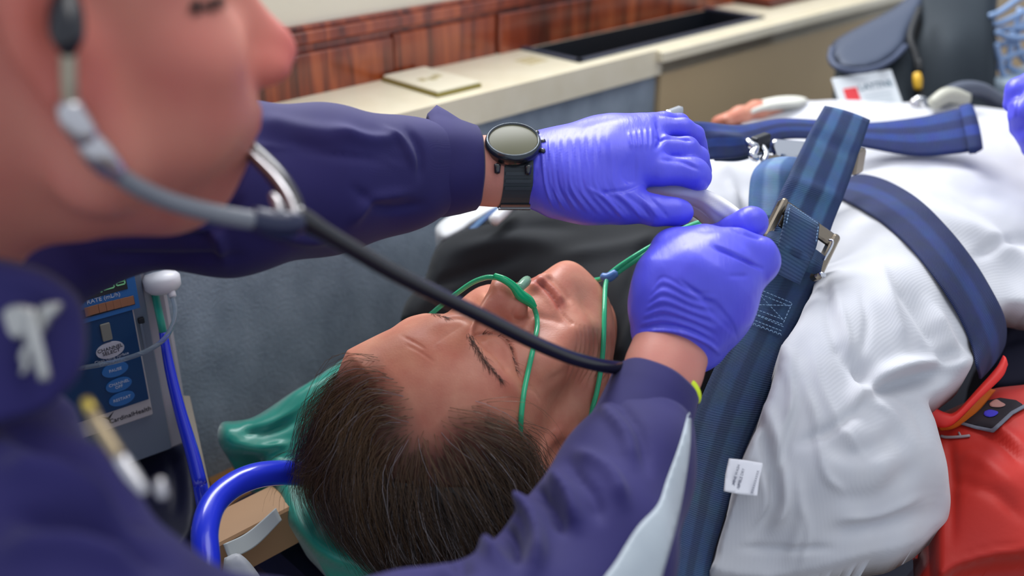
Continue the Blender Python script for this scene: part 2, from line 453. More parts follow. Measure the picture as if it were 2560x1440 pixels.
# ------------------------------------------------------------------ implicit surfaces for bodies, gloves and sleeves
class Field:
    """signed distance on a grid; points are given in camera axes (right, down, forward)"""
    def __init__(s, lo, hi, h, R=None, t=None):
        s.h = h; s.R = np.eye(3) if R is None else R; s.t = np.zeros(3) if t is None else np.asarray(t, float)
        s.lo = np.asarray(lo, float); n = np.ceil((np.asarray(hi, float) - s.lo) / h).astype(int) + 1
        s.f = np.full(n, 1.0, np.float32); s.ax = [s.lo[a] + h * np.arange(n[a], dtype=np.float32) for a in range(3)]
        s.ax = [a.astype(np.float32) for a in s.ax]
    def loc(s, p, local=False):
        return np.asarray(p, float) if local else (np.asarray(p, float) - s.t) @ s.R
    def box(s, lo, hi):
        i0 = np.maximum(((lo - s.lo) / s.h).astype(int), 0); i1 = np.minimum(((hi - s.lo) / s.h).astype(int) + 2, s.f.shape)
        return tuple(slice(a, max(b, a)) for a, b in zip(i0, i1))
    def grid(s, sl):
        return [s.ax[0][sl[0]][:, None, None], s.ax[1][sl[1]][None, :, None], s.ax[2][sl[2]][None, None, :]]
    def comb(s, sl, d, k, sub):
        a = s.f[sl]
        if sub:
            hh = np.clip(0.5 - 0.5 * (a + d) / k, 0, 1); s.f[sl] = a * (1 - hh) + (-d) * hh + k * hh * (1 - hh)
        else:
            hh = np.clip(0.5 + 0.5 * (a - d) / k, 0, 1); s.f[sl] = a * (1 - hh) + d * hh - k * hh * (1 - hh)
    def cone(s, a, b, ra, rb, k=0.01, sub=False, local=False):
        a = s.loc(a, local); b = s.loc(b, local); r = max(ra, rb) + k + 4 * s.h
        sl = s.box(np.minimum(a, b) - r, np.maximum(a, b) + r)
        if 0 in s.f[sl].shape: return
        x, y, z = s.grid(sl); d = b - a; L = d @ d + 1e-12
        t = np.clip(((x - a[0]) * d[0] + (y - a[1]) * d[1] + (z - a[2]) * d[2]) / L, 0, 1)
        q = np.sqrt((x - a[0] - t * d[0]) ** 2 + (y - a[1] - t * d[1]) ** 2 + (z - a[2] - t * d[2]) ** 2) - (ra + (rb - ra) * t)
        s.comb(sl, q, k, sub)
    def chain(s, pts, k=0.01, local=False, **kw):
        for p, q in zip(pts[:-1], pts[1:]):
            s.cone(p[:3], q[:3], p[3], q[3], k, local=local, **kw)
    def pxchain(s, pts, k=0.01, sub=False):
        """pts (px, py, depth, radius px)"""
        s.chain([(*C(p[0], p[1], p[2]), p[3] * p[2] / F) for p in pts], k, sub=sub)
    def ell(s, c, r, k=0.01, R=None, sub=False, local=False):
        c = s.loc(c, local); r = np.asarray(r, float); M = np.eye(3) if R is None else np.asarray(R, float)
        if not local and R is not None: M = s.R.T @ M
        elif not local: M = s.R.T
        m = r.max() + k + 4 * s.h; sl = s.box(c - m, c + m)
        if 0 in s.f[sl].shape: return
        x, y, z = s.grid(sl); x = x - c[0]; y = y - c[1]; z = z - c[2]
        l = [x * M[0, a] + y * M[1, a] + z * M[2, a] for a in range(3)]
        k0 = np.sqrt((l[0] / r[0]) ** 2 + (l[1] / r[1]) ** 2 + (l[2] / r[2]) ** 2) + 1e-6
        k1 = np.sqrt((l[0] / r[0] ** 2) ** 2 + (l[1] / r[1] ** 2) ** 2 + (l[2] / r[2] ** 2) ** 2) + 1e-6
        s.comb(sl, k0 * (k0 - 1) / k1, k, sub)
    def mesh(s, smooth=3):
        f = s.f; f[[0, -1]] = 1; f[:, [0, -1]] = 1; f[:, :, [0, -1]] = 1
        g = (f < 0); c = np.zeros(np.array(f.shape) - 1, np.int8)
        off = [(i, j, k) for i in (0, 1) for j in (0, 1) for k in (0, 1)]
        n = np.array(f.shape) - 1
        for (i, j, k) in off: c += g[i:n[0] + i, j:n[1] + j, k:n[2] + k]
        act = (c > 0) & (c < 8); ids = np.argwhere(act); vid = np.full(act.shape, -1, np.int32); vid[act] = np.arange(len(ids))
        val = [f[ids[:, 0] + i, ids[:, 1] + j, ids[:, 2] + k] for (i, j, k) in off]; off = np.array(off, float)
        acc = np.zeros((len(ids), 3)); cnt = np.zeros(len(ids))
        for a in range(8):
            for b in range(a + 1, 8):
                if np.abs(off[a] - off[b]).sum() != 1: continue
                m = (val[a] < 0) != (val[b] < 0); t = val[a][m] / (val[a][m] - val[b][m] + 1e-12)
                acc[m] += off[a] + t[:, None] * (off[b] - off[a]); cnt[m] += 1
        V = (ids + acc / cnt[:, None]) * s.h + s.lo; Fs = []
        for ax in range(3):
            o1, o2 = [(1, 2), (2, 0), (0, 1)][ax]
            sl0 = [slice(None)] * 3; sl1 = [slice(None)] * 3; sl0[ax] = slice(0, -1); sl1[ax] = slice(1, None)
            e = g[tuple(sl0)] != g[tuple(sl1)]; I = np.argwhere(e); I = I[(I[:, o1] > 0) & (I[:, o2] > 0)]
            I = I[(I[:, o1] < f.shape[o1] - 1) & (I[:, o2] < f.shape[o2] - 1)]
            d1 = np.zeros(3, int); d1[o1] = 1; d2 = np.zeros(3, int); d2[o2] = 1
            q = [vid[tuple((I - a * d1 - b * d2).T)] for (a, b) in ((1, 1), (0, 1), (0, 0), (1, 0))]
            q = np.stack(q, 1); fl = ~g[tuple(I.T)]; q[fl] = q[fl][:, ::-1]; Fs.append(q)
        Fq = np.concatenate(Fs); V = relax(V, Fq, smooth, 0.5)
        W = to_world(V @ s.R.T + s.t)
        return W, Fq, V

# ================================================================== the setting
AZ = math.radians(46.0)
D_ = np.array([math.sin(AZ), math.cos(AZ), 0]); NI = np.array([math.cos(AZ), -math.sin(AZ), 0]); UP = np.array([0, 0, 1.0])
LEDGE_Z = 1.0
W0 = P(1440, 175, dz(1440, 175, LEDGE_Z)); W0[2] = 0
WM = np.eye(4); WM[:3, 0] = D_; WM[:3, 1] = NI; WM[:3, 2] = UP; WM[:3, 3] = W0      # wall frame: along, into the cabin, up
if np.linalg.det(WM[:3, :3]) < 0:
    pass
def Wp(px, py, q):
    """wall coordinates (along, up) where the pixel's ray meets the plane q"""
    r = C(px, py, 1.0) @ AX; t = ((W0 - CAM) @ NI + q) / (r @ NI); p = CAM + r * t
    return (p - W0) @ D_, p[2]
def Lp(px, py, z):
    p = P(px, py, dz(px, py, z)); return (p - W0) @ D_, (p - W0) @ NI

m_cream = mat('cream wall panel', (242, 236, 214), 0.55, noise=(6, 0.3, (236, 229, 204)))
m_ledge = mat('cream laminate ledge', (246, 238, 212), 0.3, noise=(30, 0.3, (236, 226, 196)))
m_tan = mat('tan wall panel', (202, 178, 136), 0.5, noise=(8, 0.3, (194, 170, 130)))
m_carpet = mat('grey blue wall carpet', (132, 146, 160), 0.95, noise=(30, 0.25, (164, 178, 192), (1, 1, 0.6)), bump=('noise', 300, 0.6, 0.002))
m_floor = mat('brown cabin floor', (112, 86, 62), 0.6, noise=(12, 0.3, (96, 72, 50)))
def wood(name, a, b, c):
    m = bpy.data.materials.new(name); m.use_nodes = True; nt = m.node_tree; bs = nt.nodes['Principled BSDF']
    bs.inputs['Roughness'].default_value = 0.28; bs.inputs['Coat Weight'].default_value = 0.5; bs.inputs['Coat Roughness'].default_value = 0.12
    tc = nt.nodes.new('ShaderNodeTexCoord'); mp = nt.nodes.new('ShaderNodeMapping')
    mp.inputs['Rotation'].default_value = (0, 0, -math.pi / 2 + AZ)
    mp.inputs['Scale'].default_value = (60, 60, 5)
    n = nt.nodes.new('ShaderNodeTexNoise'); n.inputs['Scale'].default_value = 1.0; n.inputs['Detail'].default_value = 6; n.inputs['Distortion'].default_value = 0.6
    r = nt.nodes.new('ShaderNodeValToRGB'); r.color_ramp.elements[0].position = 0.34; r.color_ramp.elements[1].position = 0.66
    r.color_ramp.elements[0].color = (*lin(a), 1); r.color_ramp.elements[1].color = (*lin(b), 1)
    e = r.color_ramp.elements.new(0.5); e.color = (*lin(c), 1)
    nt.links.new(tc.outputs['Object'], mp.inputs[0]); nt.links.new(mp.outputs[0], n.inputs['Vector']); nt.links.new(n.outputs['Fac'], r.inputs[0])
    nt.links.new(r.outputs[0], bs.inputs['Base Color']); MATS[name] = m; return m
m_wood = wood('red mahogany veneer', (84, 34, 20), (172, 84, 46), (136, 58, 32))

def struct(mb, name, m, parent=None, smooth=False):
    return mb.build(name, m, parent, smooth, **({} if parent else dict(kind='structure')))

S0, S1 = -1.4, 2.6
QB = Lp(1327, 116, LEDGE_Z)[1]                       # back edge of the ledge (negative)
SC = Wp(1650, 220, 0.0)[0]                           # where the carpet meets the tan panel
WOOD_TOP = Wp(734, 69, QB)[1]
# lower side wall: carpet then a tan panel
struct(MB().box(WM, (S0, -0.06, 0.0), (SC, -0.008, LEDGE_Z - 0.03)), 'wall_left', m_carpet)
struct(MB().box(WM, (SC, -0.06, 0.0), (S1, 0.0, LEDGE_Z - 0.012)), 'wall_right', m_tan)
# ledge with a rounded nose, the lip over the tan panel
lg = MB()
hole0 = Lp(1365, 135, LEDGE_Z); hole1 = Lp(1430, 158, LEDGE_Z); hole2 = Lp(1850, 45, LEDGE_Z); 
hs0, hs1 = hole0[0] - 0.0, hole2[0] + 0.02
hq0, hq1 = QB + 0.006, hole1[1]
z0, z1 = LEDGE_Z - 0.035, LEDGE_Z
lg.box(WM, (S0, QB - 0.01, z0), (hs0, 0.0, z1)); lg.box(WM, (hs1, QB - 0.01, z0), (S1, 0.0, z1))
lg.box(WM, (hs0, hq1, z0), (hs1, 0.0, z1)); lg.box(WM, (hs0, QB - 0.01, z0), (hs1, hq0, z1))
ledge = struct(lg, 'trim_1', m_ledge)
ledge['label'] = 'cream side ledge running along the cabin wall'
lip = struct(MB().box(WM, (SC - 0.012, 0.0, LEDGE_Z - 0.016), (S1, 0.012, LEDGE_Z - 0.001), 0.003), 'edge_lip', m_ledge, ledge)
# wooden rail: board pieces with a moulding on top
zt = WOOD_TOP
tr = MB().box(WM, (S0, QB - 0.03, LEDGE_Z - 0.02), (S1, QB - 0.004, zt - 0.018))
rail = struct(tr, 'trim_2', m_wood)
rail['label'] = 'polished red mahogany rail along the back of the ledge'
struct(MB().box(WM, (S0, QB - 0.03, zt - 0.020), (S1, QB + 0.004, zt - 0.006), 0.004), 'moulding', m_wood, rail, False)
struct(MB().box(WM, (S0, QB - 0.03, zt - 0.007), (S1, QB - 0.002, zt), 0.003), 'moulding', m_wood, rail, False)
sa = Wp(985, 150, QB)[0]; sb = Wp(1240, 60, QB)[0]
for (a, b, dq, h) in ((S0, sa - 0.002, 0.004, 0.030), (sa, sb, 0.001, 0.026), (sb + 0.002, S1, 0.004, 0.026)):
    struct(MB().box(WM, (a, QB - 0.02, LEDGE_Z - 0.01), (b, QB + dq, zt - h), 0.0035), 'board', m_wood, rail)
# upper wall, leaning out over the rail
uw = MB().prism(np.array([[0, 0, 1, 0], [1, 0, 0, 0], [0, 1, 0, 0], [0, 0, 0, 1.]]) @ np.eye(4), [(0, 0)], 0, 0) if False else MB()
pr = [(QB - 0.008, zt - 0.01), (QB - 0.03, 1.35), (QB - 0.10, 1.35), (QB - 0.10, zt - 0.01)]
V = [W0 + D_ * s_ + NI * q_ + UP * z_ for s_ in (S0, S1) for (q_, z_) in pr]
struct(uw.add(V, [[0, 1, 2, 3], [7, 6, 5, 4], [0, 4, 5, 1], [1, 5, 6, 2], [2, 6, 7, 3], [3, 7, 4, 0]]), 'wall_back', m_cream)
# floor and the platform along the foot of the wall
struct(MB().box(np.eye(4), (-2.2, -1.2, -0.05), (3.2, 3.2, 0.0)), 'floor', m_floor)
m_base = mat('tan floor edging', (170, 122, 72), 0.5, noise=(20, 0.3, (150, 104, 60)))
zb = Wp(540, 1195, 0.0)[1]
struct(MB().box(WM, (S0, -0.008, 0.0), (S1, 0.16, zb), 0.006), 'baseboard_left', m_base)

# black storage tray sunk in the ledge
m_blk = mat('black moulded plastic', (26, 30, 38), 0.45)
m_blk2 = mat('dark grey plastic rim', (58, 66, 84), 0.4)
tray = thing('storage_tray', 'long black storage tray sunk into the cream ledge', 'tray', W0 + D_ * (hs0 + hs1) / 2 + NI * hq1 + UP * (z0 - 0.02))
w = 0.003
tb = MB(); tb.box(WM, (hs0 + .001, hq0 + .001, z0 - .03), (hs1 - .001, hq1 - .001, z0 - .026))
tb.box(WM, (hs0 + .001, hq0 + .001, z0 - .03), (hs0 + .001 + w, hq1 - .001, z1)); tb.box(WM, (hs1 - .001 - w, hq0 + .001, z0 - .03), (hs1 - .001, hq1 - .001, z1))
tb.box(WM, (hs0 + .001, hq0 + .001, z0 - .03), (hs1 - .001, hq0 + .001 + w, z1)); tb.box(WM, (hs0 + .001, hq1 - .001 - w, z0 - .03), (hs1 - .001, hq1 - .001, z1))
tb.build('tray_well', m_blk, tray)
rb = MB(); e_ = 0.006
rb.box(WM, (hs0 - e_, hq1 - .003, z1), (hs1 + e_, hq1 + e_, z1 + .003)); rb.box(WM, (hs0 - e_, hq0 - .002, z1), (hs0 + .004, hq1 + e_, z1 + .003))
rb.box(WM, (hs1 - .004, hq0 - .002, z1), (hs1 + e_, hq1 + e_, z1 + .003))
rb.build('rim', m_blk2, tray)

# cover plate on the ledge
m_plate = mat('pale gold cover plate', (248, 242, 216), 0.3)
m_plate_d = mat('olive plate edge', (150, 138, 70), 0.35, metal=0.5)
c0 = [Lp(x, y, LEDGE_Z + 0.004) for x, y in ((985, 190), (1078, 243), (1165, 215), (1085, 163))]
ctr = np.mean(c0, 0)
plate = thing('cover_plate', 'pale gold cover plate on the ledge behind the watch', 'plate', W0 + D_ * ctr[0] + NI * ctr[1] + UP * LEDGE_Z)
hx = abs(c0[1][0] - c0[2][0]) / 2 + 0.004; hy = abs(c0[0][1] - c0[1][1]) / 2
Mp = WM.copy(); Mp[:3, 3] = W0 + D_ * ctr[0] + NI * ctr[1] + UP * LEDGE_Z
MB().box(Mp, (-hx, -hy, 0.0), (hx, hy, 0.004), 0.006).build('plate_base', m_plate_d, plate)
MB().box(Mp, (-hx + .002, -hy + .002, 0.004), (hx - .002, hy - .002, 0.007), 0.006).build('plate_face', m_plate, plate)
m_emb = mat('embossed marking', (196, 184, 140), 0.4)
em = MB()
for (a, b) in ((-.012, .0), (.0, .004), (.012, -.002)):
    em.box(Mp, (a - .005, b - .006, .0068), (a + .004, b + .005, .0076), 0.002)
em.build('embossing', m_emb, plate)
# worn print beside the tray
pm = Lp(1330, 152, LEDGE_Z); Mq = WM.copy(); Mq[:3, 3] = W0 + D_ * pm[0] + NI * pm[1] + UP * LEDGE_Z
em = MB()
for i in range(3):
    em.box(Mq, (-.016, -.016 + i * .011, 0.0), (.016, -.009 + i * .011, 0.0006))
em.build('printed_marking', mat('faded ledge print', (206, 190, 146), 0.5), ledge)

# wooden box standing on the ledge at the far right
bs_, bq_ = Lp(1925, 22, LEDGE_Z)
wb = MB().box(WM, (bs_ - 0.0, QB + 0.0, LEDGE_Z + .0005), (bs_ + 0.5, bq_, LEDGE_Z + 0.012), 0.004)
wt = thing('wooden_tray', 'polished wooden tray on the ledge beyond the black storage tray', 'tray', W0 + D_ * (bs_ + .25) + NI * (bq_ - .05) + UP * LEDGE_Z)
wb.build('rim', mat('dark mahogany edge', (96, 38, 22), 0.3), wt)
MB().box(WM, (bs_ + .012, QB + 0.01, LEDGE_Z + .012), (bs_ + 0.49, bq_ - .012, LEDGE_Z + 0.014), 0.003).build('top_board', mat('orange varnished wood', (206, 106, 66), 0.3), wt)

# ================================================================== people: heads
def rotv(w):
    w = np.asarray(w, float); a = np.linalg.norm(w); k = w / a
    K = np.array([[0, -k[2], k[1]], [k[2], 0, -k[0]], [-k[1], k[0], 0]])
    return np.eye(3) + math.sin(a) * K + (1 - math.cos(a)) * K @ K

def head_prims(S, loc, old=False):
    """head in its own axes: x to the person's left, y to the crown, z out of the face; loc maps to the field"""
    def E(c, r, k, sub=False): S.ell_h(c, r, k, sub)
    def K(a, b, ra, rb, k, sub=False): S.cone(loc(a), loc(b), ra, rb, k, sub)
    E((0, .045, -.012), (.074, .082, .094), .01)                       # cranium
    E((0, .040, .035), (.066, .068, .062), .02)                        # forehead
    E((0, -.015, .040), (.060, .085, .056), .02)                       # face
    K((0, -.088, .066), (0, -.080, .070), .020, .019, .02)            # chin
    for s in (-1, 1):
        K((0, -.086, .066), (s * .050, -.058, .012), .019, .017, .02)   # jaw line
        K((s * .050, -.058, .012), (s * .062, -.01, .0), .017, .016, .02)
        E((s * .044, -.012, .062), (.022, .020, .020), .018)            # cheekbone
        E((s * .036, -.045, .060), (.024, .026, .024), .02)             # cheek
        K((s * .010, .042, .087), (s * .046, .040, .068), .011, .010, .012)  # brow
    K((0, .026, .086), (0, -.010, .100), .0095, .0145, .010)
    E((0, -.052, .076), (.032, .030, .023), .02)                         # mouth area            # nose bridge
    E((0, -.016, .1035), (.0155, .0135, .0150), .009)                      # tip
    for s in (-1, 1):
        E((s * .0150, -.022, .100), (.0092, .0100, .0125), .005)         # wings
        E((s * .030, .020, .094), (.017, .0135, .015), .012, True)       # socket
        E((s * .031, .021, .0675), (.0158, .0135, .0135), .005)         # closed eyeball
        E((s * .007, -.031, .108), (.0035, .0035, .005), .003, True)     # nostril
    # lips
    for s in (-1, 1):
        K((0, -.0510, .0985), (s * .023, -.0555, .0850), .0052, .0030, .006)
        K((0, -.0610, .0965), (s * .022, -.0575, .0845), .0058, .0030, .006)
        
    for s in (-1, 1):                                                   # ears
        E((s * .071, .006, -.008), (.008, .029, .017), .006)
        E((s * .081, .008, -.006), (.0065, .019, .0095), .004, True)
        E((s * .074, -.022, -.003), (.006, .009, .008), .005)
        E((s * .072, -.001, .008), (.005, .006, .004), .004)

def _ell_h(S, H):
    def f(c, r, k, sub): S.ell(H[1] + H[0] @ np.asarray(c, float), r, k, R=H[0], sub=sub)
    return f

# ------------------------------------------------------------------ the patient
PH = (rotv([-1.17417115, 2.82068779, -1.74050356]), np.array([-0.02005817, 0.10141745, 0.84206869]))   # pose of the head
def hp(c): return PH[1] + PH[0] @ np.asarray(c, float)
S = Field((-.095, -.235, -.115), (.095, .140, .132), 0.0014, PH[0], PH[1])
S.ell_h = _ell_h(S, PH)
head_prims(S, hp)
for s_ in (-1, 1):
    S.cone(hp((s_ * .012, -.050, -.020)), hp((s_ * .014, -.18, -.060)), .048, .046, .02)            # neck
S.cone(hp((0, -.075, .040)), hp((0, -.13, .018)), .022, .028, .03)                                # under the chin
S.pxchain([(1412, 760, .880, 44), (1452, 818, .872, 56), (1458, 880, .860, 62), (1425, 960, .848, 64)], .025)      # fleshy jaw
V, Fq, Vl = S.mesh(2)
# bring the face's own landmarks to this man's proportions
LMK = dict(nose=((0, -.018, .1185), (1260, 702)), alR=((-.021, -.025, .1), (1306, 784)), glab=((0, .045, .098), (1150, 824)), hair=((0, .098, .078), (968, 908)),
           chin=((.004, -.088, .091), (1396, 674)), mcR=((-.026, -.057, .086), (1401, 776)), sto=((0, -.056, .102), (1343, 707)), eiR=((-.017, .0155, .080), (1196, 836)), eoR=((-.046, .0145, .070), (1284, 924)),
           earR=((-.078, .0, -.005), (1400, 1118)), bL=((.028, .042, .086), (1084, 812)), boR=((-.048, .042, .070), (1255, 950)), vert=((0, .127, -.012), (875, 1220)), gon=((-.063, -.066, .008), (1492, 1000)), jaw=((-.045, -.078, .05), (1490, 835)),
           back=((0, .03, -.104), (1240, 1330)), nk=((-.05, -.18, -.02), (1600, 960)), tL=((.075, .05, .0), (895, 935)), chL=((.055, -.015, .07), (1192, 752)))
src = np.array([to_px(to_world(hp(a)))[:2] for a, b in LMK.values()]); dst = np.array([b for a, b in LMK.values()], float)
mv = dst - src
wf = tps(np.concatenate([src, mv], 1))
q = to_px(V); sh = wf(q[:, :2]); mag = np.linalg.norm(sh, axis=1)[:, None]; sh = sh * np.minimum(1, 70 / (mag + 1e-6)); q[:, :2] += sh
V = to_world(np.stack([(q[:, 0] - CX) / F * q[:, 2], (q[:, 1] - CY) / F * q[:, 2], q[:, 2]], 1))
V = relax(V, Fq, 1, 0.4)
PN = normals(V, Fq)
wr = []
def W_(pl, w=4, h=-.0007): wr.append((pl, w, h))
# forehead lines, frown, crow's feet, cheek lines, smile lines (pixel lines on the photograph's face)
W_([(1000, 838), (1040, 858), (1062, 872)], 3.5, -.0007); W_([(1075, 868), (1105, 845), (1150, 815)], 3.5, -.0008); W_([(1015, 862), (1050, 880), (1085, 905)], 3.5, -.0005); W_([(1110, 800), (1150, 797), (1180, 812)], 5, -.0010); W_([(1060, 885), (1095, 862)], 3, -.0004)
W_([(1190, 840), (1205, 834), (1245, 838), (1266, 850), (1280, 876), (1290, 912), (1298, 940)], 4, -.0018)          # closed lids
W_([(1178, 846), (1196, 838), (1212, 850)], 5, -.0012)
W_([(1205, 870), (1232, 882), (1258, 910), (1270, 930)], 6, -.0014)                                                  # fold under the brow
W_([(1205, 850), (1235, 858), (1262, 886)], 9, .0016)
W_([(1298, 940), (1312, 958), (1334, 970)], 3.5, -.0008); W_([(1292, 925), (1316, 935)], 3, -.0006); W_([(1300, 968), (1336, 978), (1352, 1005)], 3.5, -.0007)
LIP = [(1326, 698), (1345, 706), (1366, 724), (1384, 746), (1396, 766), (1404, 782)]
W_([(1336, 701)] + LIP[1:], 4.5, -.0019); W_([(x - 9, y + 8) for x, y in LIP], 8, .0012); W_([(x + 13, y - 6) for x, y in LIP[:5]], 10, .0028); W_([(x + 32, y - 4) for x, y in LIP[:5]], 9, -.0018)
W_([(1404, 782), (1420, 800), (1436, 812)], 5, -.0013)
W_([(1318, 778), (1352, 792), (1386, 800), (1412, 812)], 9, -.0012)
W_([(1290, 762), (1284, 790), (1300, 800), (1322, 796)], 5, -.0012)                                                  # nose wing crease
for i in range(9):
    x = 1432 + i * 11; W_([(x + 8, 812 + i * 3), (x + 13, 860 + i * 3), (x, 910 + i * 3), (x - 18, 955)], 3.2, -.0010 - .0002 * (i % 3))
W_([(1470, 935), (1450, 965)], 4, -.0008); W_([(1485, 935), (1468, 970)], 4, -.0007); W_([(1362, 960), (1420, 925), (1440, 900)], 14, -.0012)
V = ridges(V, PN, wr)
# pigment: lips, nose, lids
def gau(c, r): return np.exp(-(((Vl - np.asarray(c)) / np.asarray(r)) ** 2).sum(1))
pg = np.ones((len(V), 3))
def tintp(wt, col): 
    global pg
    pg = pg * (1 - wt[:, None]) + pg * np.asarray(col) * wt[:, None]
def pband(pl, w):
    q_ = to_px(V)[:, :2]; d_ = np.full(len(q_), 1e9); pl = spline(np.array(pl, float), 4)
    for A_, B_ in zip(pl[:-1], pl[1:]): d_ = np.minimum(d_, seg_dist(q_, A_, B_)[0])
    return np.exp(-(d_ / w) ** 2) * (Vl[:, 2] > .06)
tintp(np.clip(pband([(x + 9, y - 6) for x, y in LIP[:5]], 11) + pband([(x - 3, y + 3) for x, y in LIP[:5]], 6), 0, 1) * .85, (.86, .60, .64))
tintp(pband(LIP, 3) * .5, (.6, .4, .42)); tintp(pband([(1200, 836), (1245, 838), (1280, 876), (1292, 915)], 4) * .55, (.5, .42, .42))
tintp(gau((0, -.018, .118), (.018, .014, .02)) * .7, (.95, .72, .72))
tintp(np.clip(gau((-.02, -.028, .10), (.008, .008, .012)), 0, 1) * .6, (.9, .6, .66))
tintp(np.clip(gau((-.032, .020, .08), (.020, .013, .03)), 0, 1) * .35, (.86, .78, .78))
tintp(np.clip(gau((-.04, -.02, .075), (.022, .02, .03)), 0, 1) * .35, (1.0, .82, .76))
tintp(gau((-.02, .06, .09), (.05, .03, .03)) * .4, (1.0, .84, .78))
hair_poly = np.array([(860, 905), (905, 878), (955, 866), (998, 920), (1045, 990), (1072, 1056), (1115, 1010), (1205, 988), (1298, 1032), (1352, 1075), (1378, 1120), (1380, 1180), (1395, 1240), (1440, 1500), (560, 1500), (560, 1150), (700, 1000)], float)
qv = to_px(V); PNn = normals(V, Fq)
vw = V - CAM; vw /= np.linalg.norm(vw, axis=1)[:, None]; front = (PNn * vw).sum(1) < 0.1
hm = np.where(front, inside(qv[:, :2], hair_poly), (Vl[:, 2] < .045) & (Vl[:, 1] > -.045) & ((Vl[:, 1] > .04) | (Vl[:, 2] < -.01)))
hm &= ~((np.abs(Vl[:, 0]) > .069) & (Vl[:, 1] < .036) & (Vl[:, 1] > -.05) & (Vl[:, 2] > -.03) & (Vl[:, 2] < .02))
hd_ = np.full(len(V), 1e9)
for A_, B_ in zip(hair_poly[1:14], hair_poly[2:15]): hd_ = np.minimum(hd_, seg_dist(qv[:, :2], A_, B_)[0])
tintp(hm * np.clip((hd_ - 15) / 80, 0, 1) ** .8 * .93, (.22, .22, .24))                   # scalp darkened by hair roots
m_skin = mat('weathered skin', (212, 148, 122), 0.42, sss=0.25, spec=0.45, noise=(45, 0.22, (192, 116, 96)), bump=('noise', 600, 0.16, 0.0010), tint=True)
patient = thing('person', 'man lying on the stretcher with eyes closed and a green nose tube', 'person', P(1300, 1000, .92))
pbody = mesh_obj('body', V, Fq, m_skin, patient, pigment=pg)
PV, PF, PVL = V, Fq, Vl
PBVH = BVHTree.FromPolygons(V.tolist(), Fq.tolist())

# ---- hair: a dark under layer and combed strands
gd = np.array([(940, 890, -.7, .3), (985, 960, -.9, -.1), (900, 960, -.75, .5), (890, 1020, -.35, .9), (860, 1080, -.15, 1), (800, 1120, -.75, .6), (740, 1150, -1, .15), (760, 1080, -.8, .5), (1010, 1050, -.8, -.35), (1000, 1110, -.5, .8), (1050, 1110, .1, 1),
               (1100, 1125, .6, .8), (1140, 1030, .9, -.1), (1220, 1040, .95, .25), (1290, 1090, .8, .6), (1346, 1160, .35, .9), (990, 1200, .1, 1), (1180, 1240, .5, .85), (1280, 1240, .5, .85), (880, 1200, -.1, 1), (915, 1350, .25, 1), (820, 1280, .1, 1), (1100, 1350, .3, .9)], float)
def flow(x, y):
    d2 = ((gd[:, 0] - x) ** 2 + (gd[:, 1] - y) ** 2) + 400.0; w_ = 1 / d2 ** 1.5; v = (gd[:, 2:] * w_[:, None]).sum(0); return v / (np.linalg.norm(v) + 1e-9)
